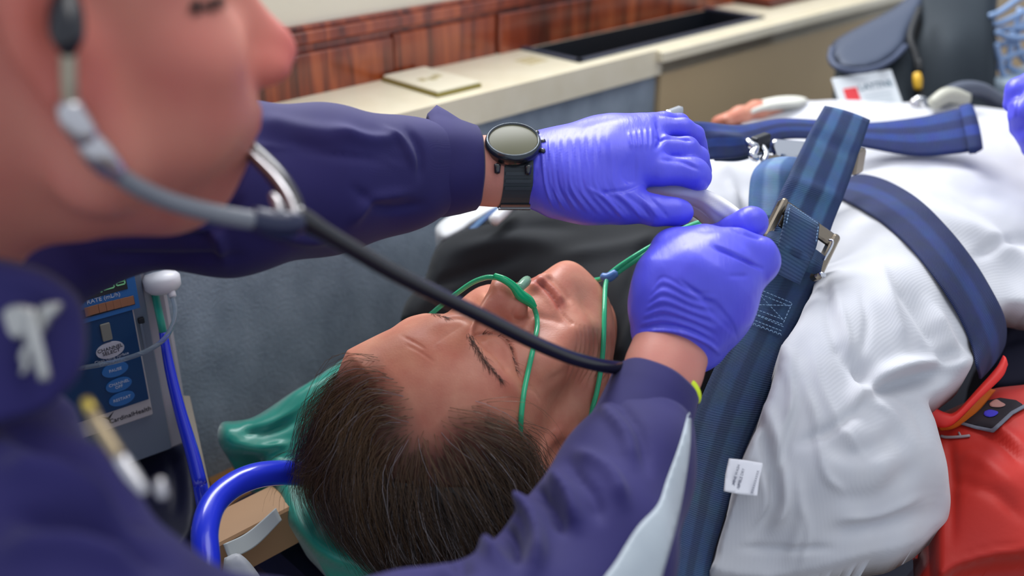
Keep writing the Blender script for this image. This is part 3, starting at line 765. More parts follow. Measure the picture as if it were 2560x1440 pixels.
def build_hair(name, parent, V, Fq, mask, bvh, nstr, step, nst, r0, cap_off, material, flowf, colf, lift=0.35, seed=3, cap_col=(.03, .02, .015), lay=0.010, grav=None, erode=9, line=None):
    rg = np.random.default_rng(seed); N = normals(V, Fq)
    fm = mask[Fq].all(1); core = mask.copy()
    for _ in range(erode):
        bad = ~core[Fq].all(1); core[np.unique(Fq[bad])] = False
    Fc = Fq[core[Fq].all(1)]; u, inv = np.unique(Fc, return_inverse=True); Fc = inv.reshape(-1, 4)
    VV = [V[u] + N[u] * cap_off]; FF = [Fc]; CC = [np.tile(np.array(cap_col), (len(u), 1))]
    ids = np.where(mask)[0]
    # spread the roots evenly over area
    area_ = np.linalg.norm(np.cross(V[Fq[fm][:, 1]] - V[Fq[fm][:, 0]], V[Fq[fm][:, 3]] - V[Fq[fm][:, 0]]), axis=1)
    if line is not None:     # thinner growth towards the hairline
        qc = to_px(V[Fq[fm]].mean(1))[:, :2]; dd = np.full(len(qc), 1e9)
        for A_, B_ in zip(line[:-1], line[1:]): dd = np.minimum(dd, seg_dist(qc, np.asarray(A_, float), np.asarray(B_, float))[0])
        area_ = area_ * np.clip((dd - 4) / 75, .03, 1) ** 1.1
    pick = rg.choice(len(area_), nstr, p=area_ / area_.sum()); base = Fq[fm][pick]
    st = []; R = []; K = []
    right, down = AX[0], AX[1]; fwd = AX[2]
    clump = {}
    for fi in base:
        w4 = rg.dirichlet([1, 1, 1, 1]); p = (V[fi] * w4[:, None]).sum(0); n = N[fi].mean(0)
        layer = 0.0015 + lay * rg.random() ** 1.3; pts = [p - n * .001]; pos = p + n * .001
        L = rg.uniform(.75, 1.2); ck = (int(pos[0] / .007), int(pos[1] / .007), int(pos[2] / .007))
        if ck not in clump: clump[ck] = rg.normal(0, .16)
        cj = clump[ck] + rg.normal(0, .07)
        for i in range(nst):
            c = to_px(pos); fx, fy = flowf(c[0], c[1]); ca, sa_ = math.cos(cj), math.sin(cj); fx, fy = fx * ca - fy * sa_, fx * sa_ + fy * ca
            d = right * fx + down * fy + fwd * 0.15
            hit = bvh.find_nearest(Vector(pos.tolist())); hn = np.array(hit[1]); 
            d = d - hn * (d @ hn) * 0.85
            if i < 2: d = d + n * lift
            if grav is not None and i > 2: d = d + grav * (i / nst)
            d /= np.linalg.norm(d); pos = pos + d * step * L
            hit = bvh.find_nearest(Vector(pos.tolist())); hpnt = np.array(hit[0]); hn = np.array(hit[1]); cl = (pos - hpnt) @ hn
            want = layer * min(1, (i + 1) / 3)
            if cl < want: pos = pos + hn * (want - cl)
            elif cl > want + .004 and i < nst - 3: pos = pos - hn * min(.002, cl - want - .004)
            pts.append(pos.copy())
        st.append(pts); K.append(colf(to_px(np.array(pts[0])), rg)); R.append(r0 * rg.uniform(.7, 1.3))
    X = np.array(st); n_, m_, _ = X.shape; T = np.gradient(X, axis=1); T /= np.linalg.norm(T, axis=2)[:, :, None] + 1e-9
    a = np.cross(T, fwd); a /= np.linalg.norm(a, axis=2)[:, :, None] + 1e-9; b = np.cross(T, a)
    rr = np.array(R)[:, None] * np.linspace(1, .25, m_)[None]
    ring = np.stack([X + rr[:, :, None] * (math.cos(t) * a + math.sin(t) * b) for t in (0, 2.094, 4.189)], 2)    # n,m,3,3
    VV.append(ring.reshape(-1, 3)); id_ = np.arange(n_ * m_ * 3).reshape(n_, m_, 3) + len(u)
    for k in range(3):
        k2 = (k + 1) % 3; FF.append(np.stack([id_[:, :-1, k], id_[:, :-1, k2], id_[:, 1:, k2], id_[:, 1:, k]], -1).reshape(-1, 4))
    CC.append(np.repeat(np.array(K), m_ * 3, 0))
    return mesh_obj(name, np.concatenate(VV), np.concatenate(FF), material, parent, True, kind='stuff', pigment=np.concatenate(CC))
m_hair = mat('brown hair', (255, 255, 255), 0.28, spec=0.9, tint=True)
def hcol(q, rg):
    x, y = q[0], q[1]
    t = np.clip(1 - (y - 960) / 260, 0, 1) * np.clip(1 - abs(x - 1060) / 330, 0.15, 1); v = rg.uniform(.7, 1.3)
    c = np.array(lin((50, 34, 27))) * (1 - t) + np.array(lin((140, 108, 72))) * t
    if rg.random() < .05 + .15 * (y > 1290): c = np.array(lin((150, 145, 150)))
    return c * v
build_hair('hair', patient, PV, PF, hm, PBVH, 11000, .0105, 9, .00020, .0022, m_hair, flow, hcol, lift=.30, lay=.022, erode=30, line=hair_poly[:14], grav=np.array([0, 0, -.35]))
# eyebrows and lashes
m_brow = mat('dark brow hair', (255, 255, 255), 0.5, tint=True)
def strand_mesh(name, parent, roots, dirs, L, r, col, material):
    VV = []; FF = []; k = 0
    for p, d, l in zip(roots, dirs, L):
        n_ = np.array([0, 0, 1.0]); pts = [p, p + d * l * .5 + n_ * l * .10, p + d * l + n_ * l * .02]
        v, f = tube_geo(pts, [r, r * .8, r * .3], 3, 2); VV.append(v); FF += [[i + k for i in q_] for q_ in f]; k += len(v)
    VV = np.concatenate(VV); return mesh_obj(name, VV, FF, material, parent, True, kind='stuff', pigment=np.tile(np.array(col), (len(VV), 1)))
def face_pt(px, py, off=0.0, bvh=None):
    r = C(px, py, 1.0) @ AX; r /= np.linalg.norm(r); h = (bvh or PBVH).ray_cast(Vector(CAM.tolist()), Vector(r.tolist()))
    return None if h[0] is None else np.array(h[0]) - r * off
def brow(pl, wid, n, ang):
    pl = spline(np.array(pl, float), 8); R_ = []; D2 = []; L2 = []
    for i in range(n):
        t = rng.random() * (len(pl) - 1.001); k = int(t); p = pl[k] * (1 - t + k) + pl[k + 1] * (t - k); tg = pl[k + 1] - pl[k]; tg /= np.linalg.norm(tg)
        q_ = p + rng.normal(0, wid, 2) * (1.1 - 0.7 * t / len(pl)); w_ = face_pt(*q_, .0002)
        if w_ is None: continue
        a = ang + rng.normal(0, .3); v = np.array([tg[0] * math.cos(a) - tg[1] * math.sin(a), tg[0] * math.sin(a) + tg[1] * math.cos(a)])
        e = face_pt(*(q_ + v * 18), .0006)
        if e is None: continue
        d = e - w_; R_.append(w_); D2.append(d / (np.linalg.norm(d) + 1e-9)); L2.append(rng.uniform(.004, .008))
    return R_, D2, L2
a1 = brow([(1172, 838), (1192, 868), (1215, 905), (1255, 952)], 5, 150, .25); a2 = brow([(1060, 778), (1085, 784), (1120, 795)], 4, 45, .1)
strand_mesh('eyebrow', patient, a1[0] + a2[0], a1[1] + a2[1], a1[2] + a2[2], .00016, lin((84, 66, 58)), m_brow)
a3 = brow([(1198, 836), (1240, 838), (1268, 852), (1284, 900), (1290, 928)], 1.2, 46, -.5)
strand_mesh('eyelashes', patient, *a3, .00011, lin((60, 46, 42)), m_brow)

# ---- black shirt round the neck and over the far shoulder
m_black = mat('black cotton', (12, 17, 23), 0.85, sheen=0.06, noise=(30, 0.3, (17, 23, 30)), bump=('noise', 500, 0.15, 0.0006))
shd = tps([(1005, 790, .96), (1060, 690, .98), (1100, 605, 1.0), (1200, 550, 1.01), (1400, 500, 1.02), (1600, 480, 1.01), (1800, 540, .97), (1820, 720, .92), (1750, 900, .87), (1640, 1060, .83), (1500, 1120, .86), (1540, 850, .905), (1500, 700, .935), (1300, 720, .99), (1400, 600, .985), (1600, 650, .94), (1250, 900, 1.0)])
sheet('shirt', [(1000, 800), (1018, 752), (1058, 700), (1078, 640), (1100, 605), (1150, 572), (1230, 545), (1400, 500), (1600, 480), (1800, 520), (1840, 700), (1780, 900), (1640, 1080), (1500, 1180), (1400, 1150), (1300, 1000), (1150, 900)], shd, m_black, patient, g=9,
      back=(0, .03, -.10), rnd=(40, .03), folds=[([(1120, 640), (1250, 600), (1400, 610)], 22, .006), ([(1060, 720), (1150, 690), (1300, 640)], 16, -.005), ([(1150, 600), (1300, 565), (1450, 570)], 14, -.004), ([(1400, 640), (1550, 620), (1650, 590)], 16, .005), ([(1560, 760), (1600, 650), (1640, 600)], 14, -.004), ([(1545, 900), (1590, 780)], 12, .004)], noise=(.002, .09))

# ================================================================== the paramedic
m_skin2 = mat('flushed skin', (212, 142, 122), 0.5, sss=0.3, spec=0.4, noise=(22, 0.25, (202, 122, 110)), bump=('noise', 500, 0.15, 0.001), tint=True)
m_arm = MATS['weathered skin']
MH = (rotv([1.68888936, -0.52133101, 2.97608014]), np.array([-0.21884621, -0.13152824, 0.46370735]))
def mh(c): return MH[1] + MH[0] @ np.asarray(c, float)
medic = thing('person', 'paramedic in a navy uniform leaning over the patient with a stethoscope round the neck', 'person', (-0.45, 0.30, 0.0))
S = Field((-.46, -.275, .30), (.20, .23, .90), 0.0030)
S.ell_h = _ell_h(S, MH)
head_prims(S, mh)
S.cone(mh((0, -.030, -.035)), C(-300, 740, .51), .054, .056, .02)
S.cone(mh((0, -.070, .040)), mh((0, -.085, .005)), .022, .026, .03)
S.cone(C(-330, 780, .52), C(20, 560, .68), .05, .02, .03)                       # shoulder line to the left arm
S.pxchain([(20, 560, .68, 75), (520, 470, .70, 105), (820, 445, .735, 110), (1130, 425, .775, 88), (1240, 428, .78, 82), (1330, 428, .782, 80)], .01)   # left arm
S.cone(C(-330, 780, .52), C(-20, 1440, .46), .042, .028, .03)                       # right shoulder and arm
S.pxchain([(-20, 1440, .46, 150), (700, 1700, .47, 150), (1290, 1640, .55, 150), (1490, 1370, .62, 115), (1612, 1070, .69, 96), (1660, 920, .722, 92), (1685, 850, .738, 90), (1695, 800, .745, 88)], .01)
V, Fq, _ = S.mesh(2)
Lm = dict(nose=((0, -.018, .1185), (738, 135)), al=((-.021, -.025, .1), (664, 192)), chin=((0, -.09, .091), (588, 425)), jb=((-.03, -.098, .05), (415, 568)), gon=((-.06, -.070, .006), (215, 500)), ear=((-.075, 0, 0), (163, 92)), eo=((-.046, .0145, .07), (500, 0)), top=((0, .12, 0), (-20, -800)), sto=((0, -.056, .101), None))
Lm = {k: v for k, v in Lm.items() if v and v[1]}
src = np.array([to_px(to_world(mh(a)))[:2] for a, b in Lm.values()]); mv = np.array([b for a, b in Lm.values()], float) - src
print('medic landmark shifts', dict(zip(Lm, mv.round().tolist())))
src = np.concatenate([src, [(-200, 900), (60, 640), (800, 450), (1300, 430), (0, 1350), (1450, 1350)]]); mv = np.concatenate([mv, np.zeros((6, 2))])
wf = tps(np.concatenate([src, mv], 1))
Vh = (to_cam(V) - MH[1]) @ MH[0]; hw = np.clip((Vh[:, 1] + .16) / .05, 0, 1) * np.clip((.16 - np.abs(Vh[:, 0])) / .05, 0, 1) * np.clip((.20 - np.abs(Vh[:, 2])) / .06, 0, 1)
q = to_px(V); sh = wf(q[:, :2]); mag = np.linalg.norm(sh, axis=1)[:, None]; sh = sh * np.minimum(1, 110 / (mag + 1e-6)) * hw[:, None]; q[:, :2] += sh
V = to_world(np.stack([(q[:, 0] - CX) / F * q[:, 2], (q[:, 1] - CY) / F * q[:, 2], q[:, 2]], 1))
V = relax(V, Fq, 1, .4)
def gm(c, r): return (np.exp(-(((Vh - np.asarray(c)) / np.asarray(r)) ** 2).sum(1)) * hw)[:, None]
pg = np.ones((len(V), 3)) * np.where(hw[:, None] > .5, 1.0, np.array([[.98, 1.1, 1.12]]))
for c, r, col, a in (((-.004, -.02, .115), (.03, .022, .03), (1.04, .56, .62), .9), ((-.075, 0, -.008), (.02, .035, .025), (.95, .58, .58), .8), ((-.055, -.015, .05), (.03, .03, .03), (1.0, .80, .78), .6), ((0, -.056, .1), (.024, .008, .03), (.9, .6, .6), .8)):
    w_ = gm(c, r) * a; pg = pg * (1 - w_) + pg * np.array(col) * w_
mbody = mesh_obj('body', V, Fq, m_skin2, medic, pigment=pg)
MV, MF = V, Fq
MBVH = BVHTree.FromPolygons(V.tolist(), Fq.tolist())
# short dark hair
qn = normals(V, Fq)
hmk = (hw > .9) & (Vh[:, 1] > .035) & ((Vh[:, 2] < .055) | (Vh[:, 1] > .098)) & ~((np.abs(Vh[:, 0]) > .068) & (Vh[:, 1] < .045)) | ((hw > .9) & (Vh[:, 2] < -.035) & (Vh[:, 1] > -.04))
m_hair2 = mat('short dark hair', (255, 255, 255), 0.5, tint=True)
build_hair('hair', medic, V, Fq, hmk, MBVH, 1500, .004, 4, .0003, .003, m_hair2, lambda x, y: (-.8, .6), lambda q, rg: np.array(lin((54, 44, 40))) * rg.uniform(.7, 1.3), lift=.8, lay=.006, erode=2)
rts = []; dr = []; ln = []
for s_ in (-1, 1):
    for i in range(120):
        t = rng.random(); p0 = to_world(mh((s_ * (.012 + .036 * t), .043 + .006 * math.sin(t * 3) + rng.normal(0, .0018), .12)));
        r_ = to_world(mh((s_ * (.012 + .036 * t), .043 + .006 * math.sin(t * 3) + rng.normal(0, .002), .0))) - p0; h = MBVH.ray_cast(Vector(p0.tolist()), Vector((r_ / np.linalg.norm(r_)).tolist()))
        if h[0] is None: continue
        rts.append(np.array(h[0])); d = to_world(mh((s_ * 1.0, .25, -.2))) - to_world(mh((0, 0, 0))); dr.append(d / np.linalg.norm(d)); ln.append(rng.uniform(.006, .009))
strand_mesh('eyebrow', medic, rts, dr, ln, .0003, lin((58, 46, 40)), m_brow)
rts = []; dr = []; ln = []
for i in range(90):
    t = rng.random(); w_ = face_pt(478 + 80 * t, 4 + 8 * math.sin(t * 2.5) - 16 * t + rng.normal(0, 4), .0002, MBVH)
    if w_ is None: continue
    rts.append(w_); d = P(0, 900, .4) - P(0, 700, .4); d = d / np.linalg.norm(d) + rng.normal(0, .25, 3); dr.append(d / np.linalg.norm(d)); ln.append(rng.uniform(.004, .008))
strand_mesh('eyelashes', medic, rts, dr, ln, .0003, lin((60, 50, 48)), m_brow)

# ---- navy uniform shirt: torso and both sleeves in one piece
m_navy = mat('navy uniform twill', (36, 30, 98), 0.8, sheen=0.08, noise=(14, 0.25, (29, 24, 82)), bump=('wave', 900, 0.12, 0.0005, 0.3, (0.4, 0.2, 0.8)))
S = Field((-.50, -.17, .27), (.16, .33, .86), 0.0026)
S.pxchain([(40, 505, .66, 182), (300, 475, .68, 184), (560, 468, .70, 206), (820, 450, .735, 174), (1000, 430, .76, 134), (1075, 422, .77, 112)], .02)
S.cone(C(-420, 900, .60), C(60, 560, .66), .11, .055, .04)
S.ell(C(-560, 1350, .58), (.17, .17, .13), .03)
S.pxchain([(-200, 1040, .52, 305), (0, 1450, .43, 335), (160, 1660, .40, 330)], .03)
S.pxchain([(160, 1660, .40, 330), (700, 1770, .45, 250), (1000, 1745, .52, 275), (1300, 1640, .56, 240), (1478, 1390, .61, 185), (1570, 1180, .66, 146), (1608, 1082, .685, 120)], .03)
# neck opening
S.cone(mh((0, -.03, -.035)), C(-310, 720, .50), .058, .060, .012, True)
V, Fq, _ = S.mesh(3)
N = normals(V, Fq); V = V + N * (.0022 * wob(V, .07))[:, None]
fl = [
 # left sleeve
 ([(640, 300), (760, 330), (900, 345)], 26, .005), ([(700, 360), (850, 385), (1000, 400)], 12, -.003), ([(590, 360), (760, 372), (930, 388), (1010, 420)], 5, .0022),
 ([(560, 520), (600, 440), (612, 400)], 9, -.006), ([(480, 600), (550, 560), (600, 500)], 12, -.006), ([(470, 560), (540, 590), (560, 660)], 12, .006), ([(880, 560), (930, 500), (1030, 480)], 12, .004),
 ([(840, 330), (920, 350), (1000, 345)], 14, .005), ([(960, 320), (1010, 360), (1040, 420)], 8, .004), ([(1020, 320), (1050, 380), (1050, 450)], 8, -.004), ([(250, 640), (420, 645), (600, 640)], 12, -.004), ([(880, 470), (960, 520), (1060, 510)], 10, -.003), ([(620, 560), (760, 600), (840, 590)], 14, .004),
 # shoulder and upper arm, near
 ([(120, 1000), (250, 1080), (360, 1180)], 26, .008), ([(0, 1060), (150, 1110), (300, 1230), (390, 1320)], 26, -.010), ([(0, 1180), (140, 1200), (290, 1290)], 30, .010), ([(0, 1280), (160, 1290), (320, 1350), (420, 1420)], 26, -.010), ([(0, 1380), (180, 1370), (340, 1420)], 28, .008),
 # right sleeve, bunched at the elbow
 ([(1290, 1240), (1330, 1290), (1345, 1360), (1330, 1430)], 17, 0.0144), ([(1330, 1215), (1375, 1260), (1410, 1330)], 13, -0.0130), ([(1225, 1320), (1270, 1330), (1300, 1400)], 15, -0.0144), ([(1380, 1185), (1420, 1240), (1440, 1320)], 15, 0.0101), ([(1120, 1370), (1200, 1365), (1250, 1410)], 16, 0.0130), ([(1060, 1400), (1120, 1385), (1180, 1430)], 12, -0.0115),
 ([(1420, 1160), (1480, 1230), (1500, 1300)], 12, -0.0072), ([(1500, 1010), (1560, 1080), (1580, 1160)], 14, 0.0057), ([(1540, 1000), (1600, 1080), (1620, 1180)], 10, -0.0044), ([(1440, 1130), (1520, 1180), (1560, 1260)], 16, 0.0072), ([(700, 1400), (850, 1400), (1000, 1395)], 18, 0.0101), ([(900, 1420), (1050, 1420), (1150, 1440)], 14, -0.0086)]
V = ridges(V, N, fl); V = relax(V, Fq, 2, .5)
shirt = mesh_obj('shirt', V, Fq, m_navy, medic)
SBVH = BVHTree.FromPolygons(V.tolist(), Fq.tolist())
def ray_depth(bvh, px, py, off=0.0, default=.7):
    r = C(px, py, 1.0) @ AX; l = np.linalg.norm(r); h = bvh.ray_cast(Vector(CAM.tolist()), Vector((r / l).tolist()))
    return default if h[0] is None else h[3] / l - off
def drape(bvh, off, default=.7):
    return lambda Q: np.array([ray_depth(bvh, x, y, off, default) for x, y in Q])

# turned-back cuff of the left sleeve
def loft(rings):
    n = len(rings[0]); V = np.concatenate(rings); m = len(rings)
    Fq = [[i * n + k, i * n + (k + 1) % n, (i + 1) * n + (k + 1) % n, (i + 1) * n + k] for i in range(m - 1) for k in range(n)]
    return V, np.array(Fq)
def ring_px(px, py, d, ax, ry, rz, n=48, wobble=0.0, ph=0.0, spike=None):
    """ring around a limb axis (camera axes): ry px across in the picture, rz px in depth"""
    ax = np.asarray(ax, float); ax /= np.linalg.norm(ax); z = np.array([0, 0, 1.0]); e2 = np.cross(z, ax); e2 /= np.linalg.norm(e2); e3 = np.cross(ax, e2); out = []
    for k in range(n):
        a = 2 * math.pi * k / n; w_ = 1 + wobble * math.sin(3 * a + ph) + wobble * .6 * math.sin(7 * a + 2 * ph)
        if spike: w_ += spike[1] * math.exp(-(((a - spike[0] + math.pi) % (2 * math.pi) - math.pi) / spike[2]) ** 2)
        out.append(C(px, py, d) + (math.cos(a) * e2 * ry * w_ + math.sin(a) * e3 * rz * w_) * d / F)
    return to_world(np.array(out))
axl = C(1330, 428, .782) - C(1000, 420, .76)
rg_ = [ring_px(x, 418 + .02 * (x - 1060), .77 + (x - 1060) * .00007, axl, ry, ry * .95, 64, .012, x * .01, sp) for x, ry, sp in
       ((1172, 100, None), (1190, 92, None), (1196, 98, None), (1190, 106, None), (1150, 118, None), (1120, 124, (3.2, .10, .22)), (1090, 128, (3.2, .20, .20)), (1068, 126, (3.2, .05, .2)), (1066, 120, None), (1080, 112, None))]
V, Fq = loft(rg_); N = normals(V, Fq)
V = ridges(V, N, [([(1085, 320), (1130, 335), (1170, 355)], 5, .001), ([(1080, 345), (1130, 360), (1180, 372)], 4, -.001), ([(1085, 380), (1095, 460), (1085, 520)], 5, -.001)])
mesh_obj('cuff', V, Fq, m_navy, medic)
# right sleeve cuff
axr = C(1700, 800, .745) - C(1560, 1130, .68)
rg_ = []
for t, r in ((0.0, 128), (.35, 122), (.7, 116), (.95, 112), (1.0, 106), (.97, 100), (.8, 98)):
    c = C(1580, 1115, .675) * (1 - t) + C(1640, 962, .708) * t; px_ = to_px(to_world(c)); rg_.append(ring_px(px_[0], px_[1], px_[2], axr, r, r * .95, 56, .02, t * 3))
V, Fq = loft(rg_); mesh_obj('cuff', V, Fq, m_navy, medic)
# reflective strip along the right sleeve
m_refl = mat('grey reflective tape', (184, 194, 200), 0.45, spec=0.6, noise=(60, 0.3, (172, 182, 190)))
sheet('reflective_strip', [(1724, 1020), (1728, 1060), (1722, 1150), (1695, 1300), (1655, 1440), (1640, 1500), (1490, 1500), (1545, 1400), (1595, 1320), (1645, 1265), (1668, 1200), (1700, 1110)], drape(SBVH, .0022, .68), m_refl, medic, g=9, back=(0, .0015, -.0005), smooth_poly=True)
# collar with the caduceus pin
cold = tps([(0, 660, .42), (90, 690, .425), (205, 760, .435), (205, 940, .432), (120, 1000, .425), (0, 1000, .41)])
sheet('collar', [(-80, 640), (0, 655), (60, 668), (120, 690), (180, 735), (207, 790), (212, 880), (196, 940), (160, 985), (100, 1030), (0, 1060), (-120, 1080), (-160, 800)], cold, m_navy, medic, g=10, back=(-.004, .012, -.004), rnd=(14, .004), folds=[([(0, 700), (90, 720), (180, 790)], 10, .0012)])

# ---- blue nitrile gloves
m_glove = mat('violet blue nitrile', (92, 92, 236), 0.40, spec=0.7, sss=0.08, noise=(10, 0.3, (84, 82, 228)), bump=('noise', 90, 0.25, 0.0012, 0, (0, 0, .4), (4, 1, 1)))
def glove(name, parent, lo, hi, build, folds, h=.0011, label=None):
    S = Field(lo, hi, h); build(S); V, Fq, _ = S.mesh(2); N = normals(V, Fq); V = V + N * (.0004 * wob(V, .02))[:, None]
    V = ridges(V, N, folds); return mesh_obj(name, V, Fq, m_glove, parent, label=label)
def left_glove(S):
    S.pxchain([(1338, 408, .785, 62), (1420, 400, .785, 66), (1540, 372, .782, 66), (1610, 352, .785, 58)], .02)
    S.pxchain([(1338, 450, .78, 66), (1420, 450, .775, 74), (1520, 425, .770, 66), (1600, 405, .768, 58)], .02)
    S.pxchain([(1340, 380, .80, 40), (1500, 355, .80, 44), (1640, 325, .80, 36)], .02)
    S.pxchain([(1400, 470, .775, 62), (1480, 488, .765, 62), (1560, 508, .758, 46)], .016)     # heel of the thumb
    S.pxchain([(1560, 512, .758, 44), (1640, 526, .752, 34), (1690, 530, .752, 30), (1706, 531, .753, 26)], .008)
    # fingers: index, middle, ring, little
    S.pxchain([(1560, 420, .768, 44), (1650, 426, .762, 37), (1726, 430, .764, 36), (1746, 444, .770, 31)], .004)
    S.pxchain([(1738, 432, .768, 34), (1744, 452, .785, 25), (1715, 470, .805, 20)], .006)
    S.pxchain([(1590, 370, .778, 37), (1650, 369, .774, 31), (1716, 374, .774, 31), (1744, 394, .782, 28), (1756, 428, .80, 24)], .003)
    S.pxchain([(1600, 330, .790, 30), (1660, 320, .786, 26), (1708, 321, .786, 26), (1736, 338, .794, 25), (1750, 380, .81, 22)], .003)
    S.pxchain([(1600, 310, .80, 24), (1660, 302, .806, 22), (1700, 305, .812, 20), (1722, 325, .82, 18)], .004)
    # rolled cuff
    S.chain([(*C(1336 + 6 * math.sin(a * 2), 428, .782) .__add__(np.array([0, math.cos(a) * 86, math.sin(a) * 80]) * .78 / F), .0016) for a in np.linspace(0, 2 * math.pi, 25)], .003)
fl = []
for i in range(17):      # tight folds round the wrist and over the heel of the hand
    x = 1350 + i * 10.5; j = 6 * math.sin(i * 2.1)
    fl.append(([(x + 4, 352 - i * 2), (x + 8 + j, 410), (x + 16 + j, 470), (x + 34 + i * 4, 520 + i * 2)], 3.2, (.0013 if i % 2 == 0 else -.0012) * (1 - i * .04)))
for i in range(5):
    fl.append(([(1560 + i * 7, 400 - i * 4), (1556 + i * 8, 440), (1576 + i * 4, 462)], 4, -.0009))
for i in range(6):
    fl.append(([(1470 + i * 30, 470 + i * 4), (1520 + i * 26, 500 + i * 4), (1560 + i * 22, 545)], 4.5, -.0012 if i % 2 else .0011))
for i in range(5):
    fl.append(([(1572 + i * 14, 330 - i * 3), (1580 + i * 12, 372)], 4, .0012))
fl += [([(1640, 300), (1655, 345), (1640, 372)], 6, -.003), ([(1600, 462), (1560, 476), (1500, 482)], 5, -.0016), ([(1655, 398), (1700, 402), (1750, 425)], 5, -.0018), ([(1640, 346), (1690, 345), (1730, 352)], 4, -.0018)]
gl = glove('glove', medic, C(1300, 260, .83) * [1, 1, 0] + [0, -.012, .70], C(1790, 600, .80) * [1, 1, 0] + [.01, .01, .86], left_glove, fl)
def right_glove(S):
    S.pxchain([(1668, 842, .738, 84), (1672, 760, .738, 84), (1690, 690, .738, 82), (1705, 640, .742, 62)], .02)
    S.pxchain([(1712, 845, .738, 82), (1745, 760, .730, 92), (1775, 690, .726, 88), (1800, 655, .728, 66)], .02)
    S.pxchain([(1760, 860, .745, 48), (1800, 770, .738, 66), (1830, 700, .732, 62)], .02)
    S.pxchain([(1676, 616, .745, 40), (1760, 612, .738, 42), (1840, 622, .732, 46), (1895, 640, .734, 44), (1908, 650, .737, 40)], .008)      # index across the top
    S.pxchain([(1820, 690, .728, 60), (1880, 672, .736, 44), (1900, 668, .742, 38)], .008)
    S.pxchain([(1840, 720, .735, 46), (1868, 712, .745, 36)], .008)
    S.pxchain([(1900, 650, .742, 38), (1890, 640, .775, 30), (1850, 620, .79, 26)], .008)     # curled under
    S.pxchain([(1700, 640, .775, 52), (1780, 610, .775, 44), (1840, 580, .762, 40), (1874, 560, .754, 39), (1880, 556, .753, 37)], .006)   # thumb beyond
    S.chain([(*(C(1690, 850, .741) + np.array([math.cos(a) * 100, math.sin(a) * 34 + math.cos(a) * 22, math.sin(a) * 84]) * .741 / F), .0022) for a in np.linspace(0, 2 * math.pi, 25)], .004)
fr = []
for i in range(12):
    y = 858 - i * 10
    fr.append(([(1600 + i * 3, y - 28), (1660, y - 34 - i * 2), (1730, y - 20), (1790, y + 18 - i * 3)], 3.2, (-.0012 if i % 2 else .0011) * (1 - .06 * i)))
for i in range(7):
    fr.append(([(1700 + i * 14, 700 + i * 8), (1750 + i * 13, 745 + i * 10), (1790 + i * 9, 800 + i * 8)], 3.6, -.0008))
fr += [([(1782, 615), (1840, 640), (1905, 672)], 4.5, -.0032), ([(1832, 572), (1880, 590), (1908, 596)], 5, -.002), ([(1820, 690), (1870, 690)], 6, -.001), ([(1600, 835), (1680, 826), (1760, 850), (1796, 882)], 6, .0018)]
gr = glove('glove', medic, C(1560, 500, .80) * [1, 1, 0] + [-.005, -.01, .66], C(1960, 920, .80) * [1, 1, 0] + [.01, .012, .83], right_glove, fr)

# ================================================================== the stretcher, pillow, blanket and straps
m_pad = mat('dark navy vinyl', (30, 32, 62), 0.5, noise=(25, 0.3, (24, 26, 52)), bump=('noise', 200, .15, .001))
HB = P(1240, 1330, .90); HB[2] = 0
BM = np.eye(4); BM[:3, 0] = D_; BM[:3, 1] = -NI; BM[:3, 2] = UP; BM[:3, 3] = HB
stretcher = thing('stretcher', 'stretcher with a dark navy pad and a bent blue tube rail at the head end', 'stretcher', HB + UP * 0.0)
MB().box(BM, (-.16, -.27, .58), (1.7, .24, .69), .03).build('pad', m_pad, stretcher, False)
m_frame = mat('grey metal frame', (150, 154, 160), 0.4, metal=0.6)
fr_ = MB().box(BM, (-.15, -.24, .53), (1.65, .20, .58), .01)
fr_.build('frame', m_frame, stretcher)
for (a, b) in ((0.1, -.2), (0.1, .16), (1.5, -.2), (1.5, .16)):
    MB().box(BM, (a - .02, b - .02, 0.0), (a + .02, b + .02, .53), .006).build('leg', m_frame, stretcher)
m_rail = mat('glossy blue enamel', (40, 58, 220), 0.22, spec=0.6, coat=0.4)
MB().tube([P(640, 1720, .80), P(545, 1640, .72), P(512, 1520, .70), P(516, 1410, .715), P(512, 1330, .73), P(532, 1262, .75), P(580, 1215, .77), P(645, 1188, .79), P(720, 1182, .82), P(800, 1190, .86)], [.0098, .0098, .0098, .0099, .0100, .0101, .0101, .0102, .0102, .0102], 20, 6).build('rail', m_rail, stretcher, True)
MB().box(frame(P(640, 1300, .86), D_, UP), (-.05, -.03, -.02), (.03, .012, .02), .004).build('hinge_block', mat('tan hinge block', (186, 146, 108), 0.5), stretcher)
ribbon('white_strap', [(560, 1360, .80), (620, 1330, .82), (690, 1270, .84)], [(575, 1400, .80), (640, 1365, .82), (705, 1300, .84)], mat('white nylon', (190, 196, 196), .7), stretcher)
sheet('bracket', [(560, 1395), (600, 1385), (650, 1440), (690, 1520), (560, 1520)], .78, mat('white plastic bracket', (196, 200, 206), .4), stretcher, g=10, back=(0, .01, -.02), rnd=(14, .004))

